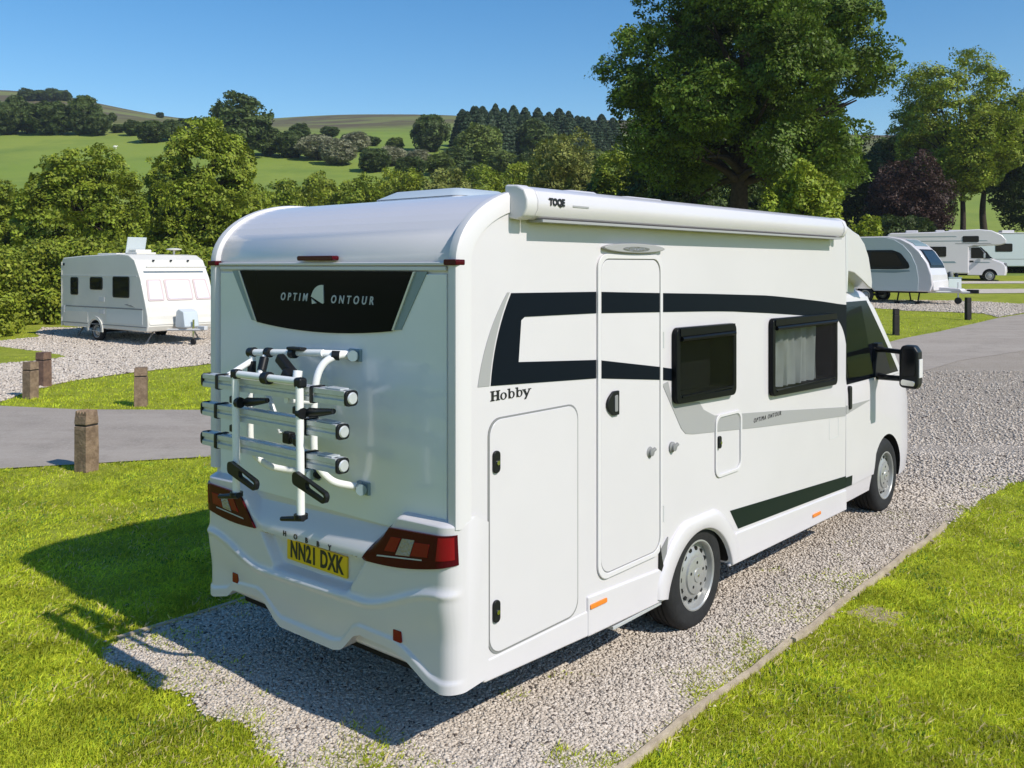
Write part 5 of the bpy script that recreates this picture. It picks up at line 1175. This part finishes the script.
hill_tree('far', 535, 160, 121, 44, 'round dark tree at the front edge of the conifer wood', 'tree', 'broadleaf_tree', None, 0)
for i, (u, vb, vt, w_) in enumerate(((456, 172, 148, 36), (502, 174, 150, 36), (528, 180, 154, 40), (556, 176, 150, 40), (470, 184, 162, 36), (588, 172, 148, 40))): hill_tree(('far', 'light')[i % 2], u, vb, vt, w_, ('dark', 'light green')[i % 2]+' bush on the slope below the conifer wood', 'bush', 'bush', 'bushes below the conifer wood', i)
rg = random.Random(5)
for i in range(44):
    row = i % 3; u = 462+i*3.55+rg.uniform(-2, 2); vb = (147, 152, 158)[row]; vt = float(np.interp(u, [455, 475, 500, 530, 560, 600, 640], [112, 105, 107, 109, 112, 117, 122]))+row*4+rg.uniform(-2, 3)
    hill_tree('con', u, vb, vt, rg.uniform(17, 25), 'dark conifer in the wood on the skyline above the motorhome roof', 'tree', 'conifer_tree', 'conifers in the hilltop wood', i)
# a sheep on the pasture
sx, sy, sz = at(115, 149, 60)
q = MB()
def ell(c, r, n=10):
    for _ in (0,): q.lathe([(r[1]*math.sin(t), -r[0]*math.cos(t)) for t in np.linspace(.15, math.pi-.15, n)], c, 'x', 12)
ell((0, 0, .62), (.55, .30, .3)); q.tube([(.45, 0, .75), (.62, 0, .82), (.82, 0, .70)], [.13, .11, .06], 8)
for x in (-.3, .3):
    for y in (-.13, .13): q.tube([(x, y, .5), (x, y, 0)], [.06, .04], 6)
o = q.build('sheep', mat('wool', (.75, .72, .64), .9, .1), smooth=60, loc=(sx, sy, sz)); o.scale = (.65, .65, .65); tag(o, 'white sheep standing on the left pasture', 'sheep')

# ------------------------------------------------------------------ grass blades and gravel stones (ground cover nobody could count)
M['blade'] = mat('grass_blades', (.66, .73, .055), .5, .2, island=.30, transl=.45, var=.42, vscale=1.9)
M['stone'] = mat('gravel_stones', (.48, .41, .355), .9, .15)
ramp_island(M['stone'], [(0, (.10, .08, .07)), (.03, (.12, .09, .075)), (.045, (.42, .36, .30)), (.45, (.53, .46, .39)), (.7, (.55, .475, .40)), (1, (.66, .585, .51))])
PV = [van(1.0, .2)[:2]]
pitch_np = PITCH; LD, WG, RP = left_drive, wedge, pr
def van_xy(X, Y): dx, dy = X-VO.x, Y-VO.y; return dx*cY-dy*sY, dx*sY+dy*cY
def vnoise(X, Y, f, seed):
    rg = np.random.default_rng(seed); g = rg.random((64, 64)); x = X*f; y = Y*f; i = np.floor(x).astype(int); j = np.floor(y).astype(int); a = x-i; b = y-j; a = a*a*(3-2*a); b = b*b*(3-2*b)
    G_ = lambda p, q: g[p % 64, q % 64]
    return (G_(i, j)*(1-a)+G_(i+1, j)*a)*(1-b)+(G_(i, j+1)*(1-a)+G_(i+1, j+1)*a)*b
def grass(n, y0, y1, power, width, length, seed, spill, m='blade', patch=None, label='short bright green grass growing over the lawns'):
    rg = np.random.default_rng(seed); u = rg.random(n); p = 1-power
    Y = (y0**p+u*(y1**p-y0**p))**(1/p); X = (rg.random(n)*2-1)*(.60*Y+.4)
    j = spill*rg.normal(size=n)*(vnoise(X, Y, 1.3, 3)*1.6); k = spill*rg.normal(size=n)
    bad = inpoly(X+j, Y+k, PITCH) | inpoly(X, Y, ROAD)
    ld = inpoly(X, Y, LD) & ~inpoly(X, Y, WG); bad |= ld | inpoly(X, Y, RP)
    vx, vy = van_xy(X, Y); bald = inpoly(X+rg.normal(0, .04, n), Y+rg.normal(0, .04, n), BALD) & (rg.random(n) < .88); bad |= bald
    ed = np.minimum(np.minimum(PR-vx, vx-PL), vy+.45); inp = inpoly(X, Y, PITCH) & ~inpoly(X, Y, ROAD)
    weed = inp & (vy < 9) & (ed > -.1) & (rg.random(n) < np.clip((vnoise(X, Y, 2.6, 12)-.50)*3.2, 0, .9)*np.clip(1-ed/.55, 0, 1)*.8)
    weed |= inp & (vy < 9) & (vnoise(X, Y, 4.1, 13) > .86) & (rg.random(n) < .22)
    bad &= ~weed
    thin = vnoise(X, Y, 2.1, 9); keep = ~bad & (rg.random(n) < .55+.6*thin)
    if patch: keep &= vnoise(X, Y, *patch[:2]) > patch[2]
    X, Y = X[keep], Y[keep]; n = len(X); Z = h(X, Y)
    tall = .6+.8*vnoise(X, Y, 1.7, 4)*(.6+.8*vnoise(X, Y, 7, 6)); vx, vy = vx[keep], vy[keep]
    L = length*rg.uniform(.6, 1.3, n)*tall; a = rg.random(n)*2*math.pi; lean = np.abs(rg.normal(0, 1.25, n))
    a2 = a+rg.normal(0, .8, n); w = width*rg.uniform(.7, 1.3, n)
    dx, dy = np.cos(a)*lean*L, np.sin(a)*lean*L; hgt = L/np.sqrt(1+lean**2*.6); wx, wy = -np.sin(a2)*w*.5, np.cos(a2)*w*.5
    V = np.stack([np.stack([X-wx, Y-wy, Z-.004], 1), np.stack([X+wx, Y+wy, Z-.004], 1), np.stack([X+wx*.7+dx*.45, Y+wy*.7+dy*.45, Z+hgt*.62], 1), np.stack([X+dx, Y+dy, Z+hgt], 1)], 1)
    o = quads_obj('grass' if m != 'clover' else 'clover', V, M[m]); return tag(o, label, 'grass', kind='stuff')
grass(480000, 4.3, 12.5, 1.7, .0075, .036, 1, .035)
grass(200000, 12.0, 34, 1.8, .016, .045, 2, .05)
M['straw'] = mat('dry_grass_blades', (.62, .52, .24), .6, .2, island=.25, transl=.3)
M['clover'] = mat('clover_leaves', (.13, .24, .035), .5, .2, island=.35, transl=.3)
grass(26000, 4.3, 12.5, 1.7, .008, .045, 21, .05, 'straw', (1.6, 31, .42), 'dry straw-coloured blades scattered through the near lawns')
grass(60000, 4.3, 12.5, 1.7, .020, .030, 22, .03, 'clover', (2.4, 32, .66), 'darker patches of clover in the near lawns')
def stones(n, y0, y1, power, s0, s1, seed, left=False):
    rg = np.random.default_rng(seed); u = rg.random(n); p = 1-power
    Y = (y0**p+u*(y1**p-y0**p))**(1/p); X = (rg.random(n)*2-1)*(.60*Y+.3)
    vx, vy = van_xy(X, Y); k = inpoly(X+rg.normal(0, .025, n), Y+rg.normal(0, .025, n), PITCH) & ~inpoly(X, Y, ROAD)
    if left: k = inpoly(X, Y, LD) & ~inpoly(X, Y, WG) | inpoly(X, Y, RP)
    X, Y = X[k], Y[k]; n = len(X); s = np.exp(rg.uniform(math.log(s0), math.log(s1), n))
    cube = np.array([(x, y, z) for z in (-1, 1) for x, y in ((-1, -1), (1, -1), (1, 1), (-1, 1))], float)
    q = rg.normal(size=(n, 4)); q /= np.linalg.norm(q, axis=1, keepdims=True); w, x, y, z = q.T
    Rm = np.stack([np.stack([1-2*(y*y+z*z), 2*(x*y-z*w), 2*(x*z+y*w)], 1), np.stack([2*(x*y+z*w), 1-2*(x*x+z*z), 2*(y*z-x*w)], 1), np.stack([2*(x*z-y*w), 2*(y*z+x*w), 1-2*(x*x+y*y)], 1)], 1)
    loc = cube[None]*(s[:, None, None]*.42*rg.uniform(.55, 1.15, (n, 1, 3)))*(1+rg.uniform(-.32, .32, (n, 8, 3)))
    P = np.einsum('nij,nkj->nki', Rm, loc); P[:, :, 2] *= .55; P += np.stack([X, Y, h(X, Y)+.012+s*.20], 1)[:, None]
    F6 = np.array([(0, 3, 2, 1), (4, 5, 6, 7), (0, 1, 5, 4), (1, 2, 6, 5), (2, 3, 7, 6), (3, 0, 4, 7)])
    me = bpy.data.meshes.new('gravel'); me.vertices.add(n*8); me.vertices.foreach_set('co', P.astype(np.float32).ravel()); idx = (F6[None]+8*np.arange(n)[:, None, None]).astype(np.int32).ravel()
    me.loops.add(n*24); me.loops.foreach_set('vertex_index', idx); me.polygons.add(n*6); me.polygons.foreach_set('loop_start', np.arange(0, n*24, 4, dtype=np.int32)); me.update(calc_edges=True); me.materials.append(M['stone'])
    return tag(link('gravel', me), 'loose crushed stone covering the far drives and pitches' if left else 'loose crushed stone covering the motorhome pitch', 'gravel', kind='stuff')
stones(430000, 4.3, 10.5, 1.6, .008, .025, 5)
stones(110000, 9.5, 19, 1.6, .018, .040, 6)

stones(280000, 16, 48, 1.5, .03, .07, 7, True)

# ------------------------------------------------------------------ thin summer air
hm = bpy.data.materials.new('thin_air'); hm.use_nodes = True; ht = hm.node_tree; ht.nodes.clear()
hv = ht.nodes.new('ShaderNodeVolumePrincipled'); ho_ = ht.nodes.new('ShaderNodeOutputMaterial'); hv.inputs['Color'].default_value = (.80, .88, 1, 1); hv.inputs['Density'].default_value = .00025; hv.inputs['Anisotropy'].default_value = .2
ht.links.new(hv.outputs[0], ho_.inputs['Volume'])
q = MB(); q.box((0, 250, 50), (1600, 1100, 110)); tag(q.build('haze', hm, smooth=0), kind='stuff')
